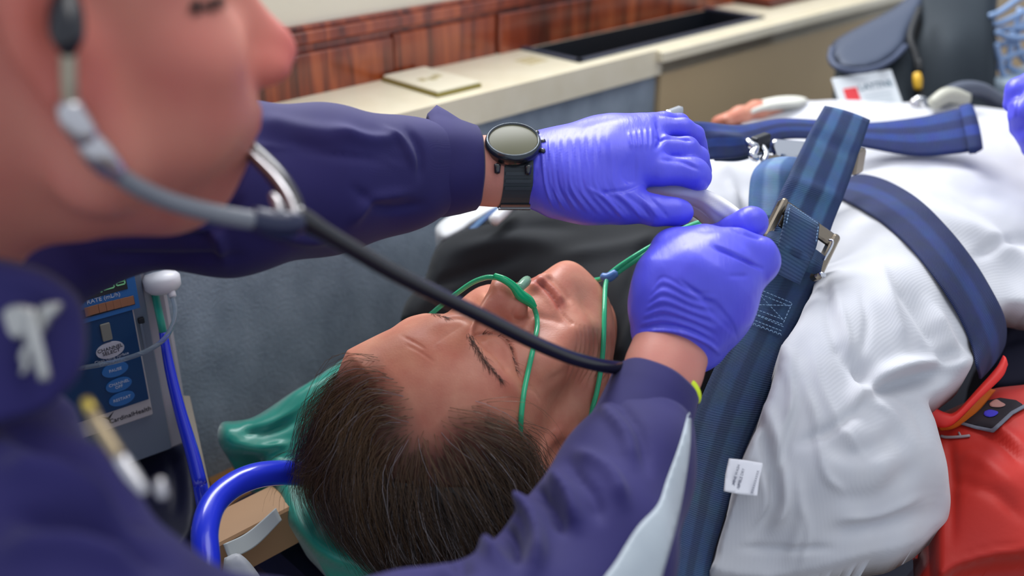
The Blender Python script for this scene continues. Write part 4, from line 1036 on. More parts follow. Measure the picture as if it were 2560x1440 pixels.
# teal satin pillow
m_teal = mat('teal satin', (30, 160, 138), 0.30, spec=0.55, sheen=0.4, noise=(8, 0.3, (24, 142, 124)))
pld = tps([(905, 872, .95), (800, 940, .93), (640, 1040, .90), (555, 1080, .885), (575, 1130, .88), (660, 1150, .89), (700, 1250, .86), (760, 1350, .83), (900, 1430, .82), (1200, 1460, .83), (1400, 1350, .86), (1300, 1000, .97), (1000, 900, .98), (850, 1100, .905)])
sheet('pillow', [(1000, 830), (905, 872), (855, 900), (800, 940), (720, 990), (640, 1040), (590, 1052), (556, 1058), (546, 1090), (556, 1118), (590, 1136), (640, 1142), (668, 1165), (690, 1230), (715, 1300), (745, 1345), (800, 1395), (900, 1435), (1050, 1470), (1250, 1480), (1420, 1400), (1450, 1150), (1300, 950), (1150, 850)], pld, m_teal, None, g=8,
      back=(.01, .02, -.06), rnd=(36, .022), noise=(.0016, .05), folds=[([(620, 1100), (690, 1055), (800, 980), (860, 930)], 4, .0028), ([(600, 1075), (660, 1080), (740, 1050)], 10, -.006), ([(590, 1110), (660, 1120), (720, 1110)], 8, .006), ([(700, 1020), (790, 960), (850, 915)], 9, .005), ([(660, 1170), (760, 1180), (830, 1190)], 6, -.010), ([(640, 1150), (740, 1168), (840, 1190)], 5, .008)],
      label='teal satin pillow under the patient\'s head', cat='pillow')

# white flannel blanket
m_blanket = mat('white flannel', (202, 203, 207), 0.92, sheen=0.3, noise=(40, 0.3, (194, 196, 203)), bump=('wave', 190, 0.10, 0.0005, 0.6, (0.2, 0.3, 0.9)))
def zc(*p): return [(x, y, dz(x, y, z)) for x, y, z in p]
bld = tps(zc((1780, 480, .965), (1850, 400, .955), (1900, 280, .955), (2100, 255, .965), (2330, 262, .965), (2560, 290, .96), (2750, 320, .95), (2560, 700, .90), (2750, 780, .88), (2300, 500, .955), (2300, 700, .935), (2400, 900, .885), (2100, 700, .94), (1990, 600, .935), (2100, 900, .915), (2000, 1100, .88), (1850, 1400, .80), (1950, 1450, .785), (2100, 1400, .80), (2280, 1360, .79), (2365, 1290, .79), (2350, 1150, .84), (2330, 1000, .87), (2200, 1150, .865), (2450, 600, .93)))
bf = [([(1990, 720), (1960, 850), (1990, 960), (1960, 1100)], 18, .006), ([(2060, 700), (2080, 820), (2110, 900)], 14, -.004), ([(2110, 880), (2200, 960), (2330, 930), (2400, 880)], 24, -.014), ([(2140, 990), (2250, 920), (2360, 915), (2420, 900)], 20, .014), ([(2080, 700), (2120, 850), (2140, 960), (2130, 1050)], 9, .004), ([(2150, 1020), (2100, 1060), (2000, 1110)], 14, -.006),
      ([(2010, 960), (2040, 1060), (2060, 1180), (2110, 1230)], 8, .004), ([(1990, 900), (1990, 1010), (1960, 1130), (1930, 1250)], 12, -.006), ([(1900, 1050), (1920, 1150), (1935, 1260), (1880, 1340)], 12, -.007), ([(1920, 1020), (1950, 1150), (1960, 1260), (1930, 1320)], 12, .007), ([(2060, 1090), (2130, 1130), (2220, 1110), (2260, 1060)], 30, -.006), ([(2090, 1250), (2200, 1240), (2310, 1150)], 26, -.003), ([(2030, 860), (2050, 960), (2100, 1060), (2180, 1150)], 6, .003), ([(2150, 720), (2170, 800), (2150, 900)], 8, -.003), ([(1950, 900), (1975, 980), (1965, 1060)], 7, .003), ([(1905, 1180), (1915, 1260), (1890, 1330)], 7, .003), ([(2000, 1250), (2020, 1330), (2000, 1420)], 8, .003), ([(2100, 1300), (2200, 1290), (2300, 1240)], 9, .003), ([(2240, 980), (2290, 1030), (2320, 1100)], 9, -.003), ([(2170, 1000), (2240, 1040), (2300, 1130)], 7, .002),
      ([(1990, 1180), (2000, 1300), (1970, 1400)], 14, .004), ([(1850, 1370), (1960, 1372), (2080, 1372)], 8, -.004), ([(2080, 1330), (2200, 1310), (2320, 1280)], 20, -.004), ([(2240, 700), (2300, 790), (2350, 870)], 16, -.006), ([(2190, 640), (2230, 760), (2260, 860)], 14, .004), ([(2320, 760), (2370, 860), (2410, 890)], 18, .008),
      ([(2200, 430), (2350, 440), (2520, 520)], 26, -.007), ([(2250, 520), (2400, 560), (2560, 640)], 22, .007), ([(2440, 640), (2520, 600), (2600, 610)], 14, -.006), ([(2350, 480), (2480, 540), (2560, 620)], 14, -.005), ([(1800, 430), (1850, 470), (1880, 560)], 14, -.005), ([(1790, 400), (1830, 450), (1850, 540)], 12, .004), ([(2300, 320), (2420, 340), (2560, 400)], 20, .006)]
blanket = thing('blanket', 'white flannel blanket spread over the patient under the blue straps', 'blanket', P(2100, 1000, .95))
bl = sheet('cloth', [(1690, 470), (1740, 400), (1800, 385), (1850, 330), (1852, 275), (1930, 250), (2050, 250), (2200, 254), (2400, 262), (2560, 280), (2760, 300), (2780, 700), (2640, 770), (2520, 760), (2440, 820), (2428, 890), (2415, 930), (2370, 970), (2322, 1000), (2345, 1060), (2366, 1150), (2374, 1285), (2340, 1325), (2280, 1368), (2150, 1402), (1950, 1450), (1880, 1450), (1782, 1432), (1790, 1380), (1815, 1285), (1850, 1165), (1905, 1035), (1962, 878), (2010, 770), (2040, 690), (2000, 640), (1900, 615), (1820, 590), (1760, 540)], bld, m_blanket, blanket, g=8, back=(.0, .012, -.03), rnd=(16, .006), folds=bf, noise=(.0014, .045))
BL = BVHTree.FromObject(bl, bpy.context.evaluated_depsgraph_get()) if False else None
_me = bl.data; _co = np.zeros(len(_me.vertices) * 3); _me.vertices.foreach_get('co', _co); _co = _co.reshape(-1, 3) + np.array(bl['_o'])
BL = BVHTree.FromPolygons(_co.tolist(), [list(p.vertices) for p in _me.polygons])
def on_bl(x, y, off=.004): return (x, y, ray_depth(BL, x, y, off, .9))
# hem held between the two hands, colour lightened against the shade there
hem = sheet('held_hem', [(1575, 468), (1640, 458), (1720, 462), (1790, 484), (1856, 530), (1890, 575), (1860, 625), (1800, 605), (1780, 560), (1740, 520), (1660, 498), (1590, 488)], tps([(1585, 478, .788), (1700, 485, .780), (1780, 520, .772), (1850, 570, .768), (1800, 590, .78), (1740, 500, .782)]), mat('lightened flannel hem', (240, 240, 238), .9, sheen=.3), blanket, g=5, back=(0, .012, -.012), rnd=(16, .010), folds=[([(1640, 475), (1740, 490), (1830, 550)], 8, .003)])
# care tag
m_tag = mat('white satin tag', (240, 240, 246), 0.6)
td = [on_bl(1822, 1146, .012)[2], on_bl(1910, 1160, .006)[2], on_bl(1892, 1240, .006)[2], on_bl(1812, 1225, .012)[2]]
tagd = min(td) - .002
ctag = sheet('care_tag', [(1823, 1146), (1862, 1150), (1908, 1158), (1898, 1200), (1893, 1240), (1850, 1236), (1810, 1228), (1814, 1186)], tps([(1823, 1146, tagd), (1908, 1158, tagd + .004), (1893, 1240, tagd - .004), (1810, 1228, tagd - .008)]), m_tag, blanket, g=6, back=(0, .0012, -.0008), smooth_poly=False, label='white care tag with small grey print')
def text_geo(s, size, extrude=0.0002, align='CENTER'):
    cu = bpy.data.curves.new('t', 'FONT'); cu.body = s; cu.size = size; cu.extrude = extrude; cu.align_x = align; cu.align_y = 'CENTER'; cu.resolution_u = 3
    o = bpy.data.objects.new('t', cu); COL.objects.link(o); me = bpy.data.meshes.new_from_object(o.evaluated_get(bpy.context.evaluated_depsgraph_get()))
    V = np.array([v.co[:] for v in me.vertices]); Fc = [list(p.vertices) for p in me.polygons]
    bpy.data.objects.remove(o); bpy.data.curves.remove(cu); bpy.data.meshes.remove(me)
    return V, Fc
def text(name, s, size, M, m, parent, sx=1.0, bold=0.0):
    V, Fc = text_geo(s, size); V[:, 0] *= sx
    return mesh_obj(name, V @ M[:3, :3].T + M[:3, 3], Fc, m, parent, False)
m_ink = mat('grey print ink', (96, 98, 120), 0.7)
def tagM(px, py): return frame(P(px, py, tagd - .0052), P(1830, 1160, tagd) - P(1812, 1225, tagd), P(1823, 1150, tagd) - P(1905, 1162, tagd))
text('print', 'MACHINE WASH', .0027, tagM(1838, 1196), m_ink, ctag); text('print', 'TUMBLE DRY', .0027, tagM(1852, 1198), m_ink, ctag); text('print', 'XXXXXXXXXX', .0024, tagM(1888, 1205), m_ink, ctag)

# blue webbing straps
w_dark = webbing('navy webbing', (28, 50, 84), (44, 70, 106), [(.12, 0), (.2, 1), (.36, 1), (.44, 0), (.56, 0), (.64, 1), (.8, 1), (.88, 0)])
w_mid = webbing('blue webbing', (28, 50, 92), (62, 94, 134), [(.14, 0), (.22, 1), (.34, 1), (.42, 0), (.58, 0), (.66, 1), (.78, 1), (.86, 0)])
w_far = webbing('royal blue webbing', (26, 42, 92), (44, 66, 132), [(.10, 1), (.24, 1), (.32, 0), (.45, 0), (.52, 1), (.66, 1), (.72, 0)])
w_den = webbing('worn blue webbing', (70, 100, 146), (110, 138, 176), [(.2, 0), (.3, 1), (.5, 1), (.6, 0)])
SG = 'blue webbing straps of the stretcher harness'
sA = thing('harness_strap', 'wide dark blue strap with stitched box running down beside the gloved right hand', 'strap', P(1800, 1300, .80), SG)
ribbon('webbing', [(1925, 640, .842), (1880, 730, .835), (1782, 930, .812), (1730, 1060, .795), (1700, 1200, .775), (1685, 1320, .755), (1670, 1440, .735), (1650, 1560, .715)], [(2080, 640, .848), (2036, 720, .842), (1962, 880, .822), (1900, 1040, .800), (1850, 1160, .782), (1815, 1280, .762), (1780, 1400, .742), (1760, 1540, .72)], w_dark, sA, thick=.002, nu=14, bulge=.003)
m_thr = mat('pale blue thread', (120, 150, 182), 0.8)
def stitch(pl, d, name='stitching', parent=None, dash=9, m=m_thr, r=.0005):
    """broken line of short stitches"""
    b = MB(); pl = [np.array(p, float) for p in pl]
    for A, B in zip(pl[:-1], pl[1:]):
        L = np.linalg.norm(B - A); n = max(1, int(L / dash))
        for i in range(n):
            p = A + (B - A) * (i + .15) / n; q_ = A + (B - A) * (i + .8) / n
            b.tube([P(p[0], p[1], d(p) if callable(d) else d), P(q_[0], q_[1], d(q_) if callable(d) else d)], r, 4, 1)
    return b.build(name, m, parent, True)
dA = lambda p: tps([(1925, 640, .842), (2080, 640, .848), (1782, 930, .812), (1962, 880, .822), (1730, 1060, .795), (1900, 1040, .80)])(np.array([p]))[0] - .0042
for pl in ([(1898, 724), (1980, 758)], [(1893, 733), (1975, 766)], [(1980, 758), (1958, 808)], [(1895, 733), (1958, 800)], [(1878, 762), (1978, 764)], [(1880, 770), (1960, 800)], [(1876, 780), (1958, 812)], [(1868, 778), (1960, 818)], [(1862, 792), (1955, 828)]):
    stitch(pl, dA, parent=sA)
zz = [(1866 + i * 5.2, 800 + i * 2.0 + (7 if i % 2 else 0)) for i in range(18)]
stitch(zz, dA, parent=sA, dash=6)
# metal adjuster with the folded tail
m_brz = mat('nickel buckle metal', (150, 138, 122), 0.26, metal=0.95); m_chr = mat('bright chrome', (220, 222, 226), 0.16, metal=1.0)
bk = thing('buckle', 'nickel strap adjuster with a folded webbing tail beside the right glove', 'buckle', P(1990, 620, .85), 'metal harness buckles')
Mb = frame(P(1998, 600, .832), P(2075, 650, .836) - P(1925, 545, .828), P(1950, 520, .84) - P(1890, 690, .82))
MB().box(Mb, (-.030, .012, -.004), (.030, .024, .002), .004).build('frame_bar', m_brz, bk); MB().box(Mb, (-.030, -.018, -.006), (-.024, .024, .004), .003).build('side_plate', m_brz, bk)
MB().box(Mb, (.024, -.022, -.006), (.031, .024, .004), .003).build('side_plate', m_brz, bk)
MB().tube([P(2062, 690, .826), P(2048, 682, .826)], .0022, 10, 2).build('pin', m_chr, bk, True)
MB().tube([P(2072, 600, .828), P(2082, 602, .826), P(2078, 618, .826), P(2060, 650, .826)], .0010, 8, 3).build('spring_wire', m_chr, bk, True)
MB().box(Mb, (-.022, .0, -.002), (.006, .016, .001), .002).build('cam', m_brz, bk)
ribbon('roller', [(1925, 575, .822), (1912, 600, .816), (1908, 622, .824)], [(2062, 640, .830), (2055, 668, .822), (2050, 690, .828)], w_dark, bk, nu=12, bulge=.004)
tl = ribbon('strap_tail', [(1972, 508, .828), (1966, 528, .818), (1958, 570, .816), (1938, 650, .812), (1936, 682, .812)], [(2048, 556, .834), (2048, 572, .826), (2040, 620, .820), (2008, 692, .816), (2000, 712, .816)], webbing('ribbed webbing', (38, 60, 92), (46, 70, 104), [(.3, 1), (.7, 1)], 330), bk, thick=.0022)
stitch([(1976, 512), (2046, 560)], .818, parent=bk, dash=7); stitch([(1974, 520), (1966, 560)], .8145, parent=bk, dash=7); stitch([(2046, 566), (2040, 606)], .818, parent=bk, dash=7)
# the second, standing strap end above the buckle
sB = thing('harness_strap', 'striped blue strap end standing up above the nickel adjuster', 'strap', P(2010, 560, .87), SG)
ribbon('webbing', [(1905, 590, .860), (1935, 520, .866), (1985, 412, .885), (2030, 322, .91), (2062, 264, .935)], [(2070, 600, .868), (2082, 560, .874), (2118, 468, .893), (2150, 376, .918), (2176, 300, .94)], w_mid, sB, thick=.002, nu=14, bulge=.002, folds=[([(1960, 440), (2100, 500)], 14, .003), ([(2020, 330), (2150, 390)], 14, -.002)])
# the crossing strap with hemmed end
sC = thing('harness_strap', 'royal blue strap crossing the blanket with a hemmed free end', 'strap', P(2300, 340, 1.1), SG)
ribbon('webbing', [(1690, 300, .90), (1760, 304, .93), (1850, 312, .97), (1950, 296, 1.02), (2060, 300, 1.06), (2170, 306, 1.08), (2300, 292, 1.09), (2390, 272, 1.09), (2430, 262, 1.085)], [(1700, 390, .89), (1770, 396, .915), (1860, 388, .95), (1950, 348, 1.00), (2060, 348, 1.04), (2170, 368, 1.055), (2290, 388, 1.06), (2390, 382, 1.06), (2452, 372, 1.055)], w_far, sC, thick=.002, nu=12, bulge=.002, folds=[([(1780, 340), (1860, 350)], 12, .004), ([(1740, 310), (1780, 390)], 10, -.004)])
ribbon('hemmed_end', [(2398, 264, 1.080), (2420, 258, 1.078), (2432, 262, 1.082)], [(2424, 378, 1.048), (2446, 376, 1.046), (2458, 372, 1.05)], w_far, sC, thick=.005, nu=10, bulge=.002)
# lower layer of the crossing strap
ribbon('lower_layer', [(1745, 350, .935), (1820, 360, .96), (1900, 350, .99), (1990, 352, 1.03)], [(1790, 400, .93), (1850, 400, .95), (1910, 384, .975), (1990, 372, 1.01)], w_dark, sC, nu=8)
# curved strap over the near side of the blanket
sD = thing('harness_strap', 'dark blue strap curving over the blanket to the right edge', 'strap', P(2450, 850, .95), SG)
LD = [(2100, 470), (2140, 437), (2210, 448), (2290, 492), (2370, 570), (2440, 660), (2490, 745), (2512, 800)]; RD = [(2095, 496), (2120, 510), (2190, 552), (2270, 622), (2340, 710), (2390, 790), (2425, 870), (2435, 920)]
def fixd(L, off):
    d = [ray_depth(BL, x, y, off, None or .95) for x, y in L]; return d
dl = fixd(LD, .006); dr_ = fixd(RD, .006); dl[-1] = dl[-2] + .01; dr_[-1] = dr_[-2] - .012
LD3 = [(x, y, d) for (x, y), d in zip(LD, dl)] + [(2512, 850, dl[-1] + .02), (2500, 880, dl[-1] + .03)]; RD3 = [(x, y, d) for (x, y), d in zip(RD, dr_)] + [(2442, 940, dr_[-1] + .01), (2444, 950, dr_[-1] + .02)]
ribbon('webbing', LD3, RD3, w_dark if False else webbing('deep blue webbing', (22, 36, 80), (34, 54, 108), [(.3, 0), (.42, 1), (.55, 1), (.66, 0)]), sD, thick=.002, nu=14, bulge=.001, drape_bvh=BL)
# worn strap under the standing one
sE = thing('harness_strap', 'faded denim blue strap folded under the standing strap end', 'strap', P(1930, 520, .90), SG)
ribbon('webbing', [(1905, 402, .925), (1882, 430, .905), (1874, 480, .895), (1872, 550, .882)], [(2020, 400, .935), (1998, 424, .915), (1996, 480, .905), (1990, 550, .892)], w_den, sE, nu=10, bulge=.004)
# chrome clasp behind the strap
cl = thing('buckle', 'chrome clasp half hidden behind the standing strap end', 'buckle', P(1930, 390, .95), 'metal harness buckles')
Mc = frame(P(1960, 372, .955), P(2140, 405, .99) - P(1900, 385, .95), P(1940, 330, .97) - P(1940, 400, .95))
MB().box(Mc, (-.012, -.012, -.006), (.05, .010, .004), .005).build('clasp_plate', m_chr, cl); MB().box(Mc, (-.03, -.018, -.004), (.07, -.010, .003), .003).build('frame_bar', m_brz, cl)
MB().tube([P(1868, 350, .935), P(1878, 362, .93), P(1890, 368, .93), P(1880, 388, .925), P(1895, 398, .925)], [.003, .004, .0035, .004, .003], 10, 4).build('hook', m_chr, cl, True)
MB().tube([P(1905, 365, .94), P(1915, 385, .935), P(1908, 404, .93)], .003, 10, 4).build('hook', m_chr, cl, True)
MB().box(frame(P(2138, 402, .93), D_, UP), (-.008, -.012, -.006), (.008, .012, .006), .003).build('clasp_end', m_brz, cl)
MB().box(frame(P(1900, 358, .945), D_, UP), (-.012, -.008, -.004), (.012, .008, .004), .002).build('black_latch', m_blk, cl)
# buckle tongue beyond the far glove
tg = thing('buckle', 'small metal strap end showing beyond the left glove', 'buckle', P(1690, 300, .9), 'metal harness buckles')
MB().box(frame(P(1688, 286, .89), P(1700, 275, .9) - P(1660, 290, .89), UP), (-.010, -.006, -.003), (.008, .006, .003), .002).build('tongue', m_chr, tg)
ribbon('webbing', [(1650, 292, .90), (1690, 288, .90), (1720, 296, .90)], [(1650, 330, .89), (1690, 330, .89), (1730, 340, .89)], w_far, tg, nu=6)
MB().tube([P(1738, 378, .88), P(1742, 388, .88)], .002, 8, 2).build('rivet', m_chr, tg, True)

# red jacket tucked along the near side
m_red = mat('orange red nylon', (196, 38, 22), 0.55, sheen=0.1, noise=(12, 0.3, (176, 28, 20)), bump=('noise', 160, .2, .001))
m_org = mat('orange lining', (214, 104, 24), 0.6)
jk = thing('jacket', 'orange red jacket with a black patch at the lower right', 'jacket', P(2500, 1300, .85))
jd = tps([(2330, 1040, .87), (2372, 1290, .80), (2360, 1440, .775), (2480, 990, .86), (2560, 965, .86), (2720, 940, .86), (2720, 1400, .76), (2500, 1420, .765), (2500, 1200, .79)])
jb = sheet('cloth', [(2300, 1040), (2350, 1030), (2420, 1005), (2480, 975), (2560, 962), (2740, 940), (2760, 1380), (2600, 1390), (2480, 1405), (2400, 1425), (2340, 1445), (2330, 1300)], jd, m_red, jk, g=9, back=(.0, .02, -.05), rnd=(24, .014), noise=(.0015, .06),
      folds=[([(2440, 1070), (2500, 1100), (2560, 1160)], 12, -.006), ([(2420, 1050), (2500, 1075), (2580, 1130)], 10, .004), ([(2400, 1140), (2470, 1160), (2560, 1240)], 18, .004), ([(2380, 1200), (2480, 1230), (2560, 1300)], 14, -.004), ([(2380, 1395), (2470, 1370), (2560, 1360)], 4, -.0015), ([(2370, 1090), (2380, 1200), (2380, 1350)], 12, -.004)])
_me = jb.data; _co = np.zeros(len(_me.vertices) * 3); _me.vertices.foreach_get('co', _co); _co = _co.reshape(-1, 3) + np.array(jb['_o'])
JB = BVHTree.FromPolygons(_co.tolist(), [list(p.vertices) for p in _me.polygons])
ribbon('pocket_flap', [(2316, 1006, .84), (2360, 1030, .838), (2390, 1028, .838), (2440, 975, .842), (2490, 920, .85), (2508, 888, .855)], [(2340, 1068, .838), (2365, 1068, .835), (2392, 1052, .834), (2446, 1000, .838), (2504, 945, .846), (2520, 912, .85)], mat('bright red nylon', (226, 46, 40), .5), jk, nu=8, thick=.003, bulge=.003)
ribbon('flap_lining', [(2345, 1066, .841), (2370, 1060, .838), (2420, 1020, .841), (2470, 970, .848)], [(2352, 1078, .848), (2390, 1070, .846), (2440, 1035, .848), (2490, 975, .855)], m_org, jk, nu=6)
pt = sheet('patch', [(2396, 1052), (2420, 1036), (2456, 1004), (2500, 994), (2540, 1000), (2562, 1014), (2530, 1032), (2482, 1076), (2440, 1066)], drape(JB, .003, .84), mat('black embroidered patch', (34, 28, 36), .8), jk, g=5, back=(0, .001, -.0008), smooth_poly=False)
sheet('patch_border', [(2396, 1052), (2440, 1064), (2480, 1072), (2528, 1028), (2562, 1010), (2566, 1018), (2533, 1036), (2484, 1082), (2438, 1072), (2394, 1058)], drape(JB, .0036, .84), mat('grey thread border', (108, 112, 124), .8), jk, g=4, back=(0, .001, -.0008), smooth_poly=False)
sheet('patch_emblem', [(2462, 1028), (2476, 1024), (2496, 1030), (2486, 1040), (2470, 1042), (2460, 1036)], drape(JB, .0042, .84), mat('violet thread', (64, 56, 190), .8), jk, g=4, back=(0, .0008, -.0006))
sheet('patch_emblem', [(2474, 1008), (2490, 998), (2502, 1004), (2514, 1012), (2500, 1018), (2478, 1016)], drape(JB, .0042, .84), mat('pink thread', (176, 128, 120), .8), jk, g=4, back=(0, .0008, -.0006))
MB().tube([P(2352, 1090, ray_depth(JB, 2352, 1090, .002)), P(2366, 1093, ray_depth(JB, 2366, 1093, .002)), P(2398, 1092, ray_depth(JB, 2398, 1092, .002)), P(2424, 1089, ray_depth(JB, 2424, 1089, .002))], .0013, 8, 3).build('zip_pull', mat('grey zip pull', (150, 140, 144), .5), jk, True)
MB().tube([P(2397, 1081, ray_depth(JB, 2397, 1081, .002)), P(2402, 1091, ray_depth(JB, 2402, 1091, .002))], .001, 6, 2).build('zip_pull', MATS['grey zip pull'], jk, True)
# dark navy trousers beyond the jacket
sheet('dark_garment', [(2490, 840), (2510, 790), (2540, 760), (2600, 745), (2780, 760), (2780, 980), (2600, 970), (2500, 980), (2470, 960)], tps([(2490, 840, .96), (2540, 760, .97), (2780, 760, .97), (2780, 980, .92), (2500, 980, .93)]), mat('dark navy cotton', (28, 30, 54), .85, noise=(20, .3, (22, 24, 44))), None, g=10, back=(0, .03, -.08), rnd=(30, .02), folds=[([(2500, 860), (2560, 840), (2640, 850)], 12, -.006)],
      label='dark navy garment at the right edge between blanket and red jacket', cat='garment')
# pale cloth and folded corner beyond the head
m_wht = mat('white pillow cotton', (238, 240, 240), .85)
wc = thing('towel', 'white folded towel under the watch strap beyond the head', 'towel', P(1150, 590, 1.05))
sheet('cloth', [(1092, 600), (1088, 572), (1110, 548), (1160, 522), (1240, 498), (1350, 490), (1350, 540), (1260, 530), (1200, 556), (1150, 590), (1112, 606)], tps([(1092, 590, 1.03), (1240, 500, 1.06), (1350, 520, 1.05), (1200, 560, 1.03)]), m_wht, wc, g=7, back=(0, .02, -.05), rnd=(20, .02))
ribbon('blue_binding', [(1170, 572, 1.024), (1210, 536, 1.03), (1250, 510, 1.035)], [(1182, 580, 1.02), (1222, 544, 1.026), (1262, 518, 1.03)], w_den, wc, nu=6)
MB().tube([P(1234, 552, 1.0), P(1256, 532, 1.01), P(1280, 505, 1.02)], [.006, .0062, .006], 12, 4).build('cord_end', m_wht, wc, True)

# ================================================================== stethoscope
m_rub = mat('black rubber tubing', (24, 24, 32), 0.22, spec=0.6, coat=0.3); m_stl = mat('brushed steel tube', (206, 204, 206), 0.28, metal=0.9); m_gry = mat('grey rubber sleeve', (120, 124, 132), 0.35, spec=0.6)
st = thing('stethoscope', 'black stethoscope hanging from the paramedic\'s ears across the patient\'s face', 'stethoscope', P(900, 640, .56))
MB().tube([P(166, -20, .398), P(165, 30, .396), P(167, 90, .394), P(170, 135, .396)], [.0045, .0068, .0066, .0030], 16, 5).build('ear_tip', m_rub, st, True)
MB().tube([P(170, 130, .398), P(172, 200, .40), P(178, 265, .405), P(196, 310, .41)], .0033, 14, 5).build('ear_tube', mat('olive steel tube', (170, 160, 140), .35, metal=.7), st, True)
MB().tube([P(172, 258, .403), P(182, 292, .406), P(206, 330, .41), P(222, 352, .413)], [.0048, .0060, .0058, .0044], 16, 5).build('ear_tube_joint', m_stl, st, True)
MB().tube([P(214, 340, .412), P(240, 378, .417), P(268, 410, .423), P(292, 434, .428)], [.0050, .0064, .0060, .0046], 16, 5).build('ear_tube_joint', m_stl, st, True)
MB().tube([P(285, 428, .427), P(340, 466, .437), P(420, 502, .452), P(520, 530, .468), P(600, 546, .48), P(655, 553, .488)], [.0040, .0042, .0043, .0045, .0046, .0046], 16, 6).build('ear_tube', m_gry, st, True)
MB().tube([P(630, 545, .485), P(670, 556, .49), P(720, 560, .496), P(752, 556, .50)], [.0058, .0066, .0068, .0050], 16, 5).build('yoke', mat('blue black yoke', (34, 40, 70), .3, spec=.6), st, True)
MB().tube([P(742, 548, .503), P(728, 500, .508), P(690, 440, .516), P(640, 388, .525), P(590, 345, .533), P(540, 310, .54)], [.0050, .0052, .0052, .0050, .0046, .0044], 16, 6).build('ear_tube', m_rub, st, True)
MB().tube([P(738, 538, .494), P(724, 500, .499), P(690, 448, .508), P(640, 396, .518), P(592, 350, .527)], [.0020, .0020, .0018, .0015, .0012], 12, 6).build('spring', m_stl, st, True)
MB().tube([P(700, 530, .49), P(690, 505, .494), P(680, 488, .498)], [.0022, .0026, .0018], 12, 4).build('spring', m_stl, st, True)
MB().tube([P(738, 540, .502), P(775, 560, .509), P(812, 582, .516), P(880, 622, .53), P(970, 674, .55), P(1067, 724, .572), P(1200, 789, .604), P(1320, 849, .634), P(1400, 884, .655), P(1450, 901, .668), P(1510, 915, .685), P(1570, 922, .705), P(1640, 930, .735)], [.0060, .0056, .0049, .0047, .0047, .0047, .0047, .0047, .0047, .0047, .0047, .0047, .0047], 20, 8).build('tubing', m_rub, st, True)

# ================================================================== wristwatch
wt_ = thing('wristwatch', 'black round wristwatch with a dark display above the left glove', 'watch', P(1285, 430, .78))
nW = np.array([-.05, -.69, -.73]) @ AX; xW = np.array([1, .03, .02]) @ AX
Wm = frame(P(1283, 356, .7585), xW, z=nW)
m_case = mat('gloss black watch case', (26, 30, 34), 0.18, spec=0.7, coat=0.6); m_str = mat('charcoal rubber strap', (52, 62, 68), 0.5)
MB().lathe(Wm, [(.0150, -.010), (.0190, -.009), (.0208, -.005), (.0212, 0.0), (.0208, .0022), (.0196, .0030), (.0188, .0030), (.0186, .0020)], 48).build('case', m_case, wt_, True)
MB().lathe(Wm, [(.0212, -.002), (.0218, -.001), (.0214, .0012), (.0200, .0036), (.0190, .0036), (.0189, .0020)], 48).build('bezel', mat('polished dark bezel', (70, 76, 82), .2, metal=.8), wt_, True)
MB().lathe(Wm, [(.0188, .0016), (.0188, .0024), (.0180, .0026)], 48).build('display', mat('olive dark glass', (78, 78, 56), .35, spec=.25), wt_, True)
for a in (12, 40, -16):
    t = math.radians(a); c = Wm[:3, 3] + Wm[:3, 0] * math.cos(t) * .0222 + Wm[:3, 1] * math.sin(t) * .0222 - Wm[:3, 2] * .002; dv = Wm[:3, 0] * math.cos(t) + Wm[:3, 1] * math.sin(t)
    MB().tube([c - dv * .001, c + dv * .0026], .0020, 12, 2).build('button', m_case, wt_, True)
for s_ in (-1, 1):
    for e_ in (-1, 1):
        c = Wm[:3, 3] + Wm[:3, 0] * s_ * .0115 + Wm[:3, 1] * e_ * .0195 - Wm[:3, 2] * .006
        MB().tube([c, c + Wm[:3, 1] * e_ * .004 - Wm[:3, 2] * .005], [.0028, .0022], 10, 3).build('lug', m_case, wt_, True)
axw = C(1330, 428, .782) - C(1230, 426, .778)
def band(x0, x1, r0, r1, a0, a1, n=40, cx=1285, cy=430, d=.7805):
    ax = axw / np.linalg.norm(axw); e2 = np.cross([0, 0, 1.0], ax); e2 /= np.linalg.norm(e2); e3 = np.cross(ax, e2); V = []; Fc = []
    for i in range(n + 1):
        a = a0 + (a1 - a0) * i / n; tx = 1 - .12 * abs(math.sin(a))
        for (xx, rr) in ((x0, r0), (x1, r0), (x1, r1), (x0, r1)):
            p = C(cx + xx * tx, cy, d) + (math.cos(a) * e2 + math.sin(a) * e3) * rr * d / F; V.append(to_world(p))
    for i in range(n):
        for k in range(4): Fc.append([i * 4 + k, i * 4 + (k + 1) % 4, i * 4 + 4 + (k + 1) % 4, i * 4 + 4 + k])
    Fc += [[0, 1, 2, 3], [n * 4 + 3, n * 4 + 2, n * 4 + 1, n * 4]]
    return MB().add(V, Fc)
band(-40, 40, 84, 90, -2.6, 2.5).build('strap', m_str, wt_)
for a in (-1.62, -1.42, -1.22, -1.02):
    band(-36, 36, 88, 94, a - .045, a + .045, 3).build('strap_rib', m_str, wt_)
band(-38, 38, 88, 93, -.42, .12, 8).build('strap_keeper', mat('black strap keeper', (30, 34, 40), .35), wt_)
band(-40, 40, 91, 96, -.20, -.06, 4).build('strap_buckle', m_chr, wt_)
# yellow wristband at the right cuff
MB().tube([P(1718, 948, .70), P(1730, 966, .698), P(1738, 985, .698), P(1736, 1000, .702), P(1715, 1000, .72)], [.003, .004, .0042, .004, .003], 10, 5).build('wristband', mat('neon yellow band', (216, 240, 40), .5), None, True, label='neon yellow wristband at the cuff of the right sleeve', cat='wristband')

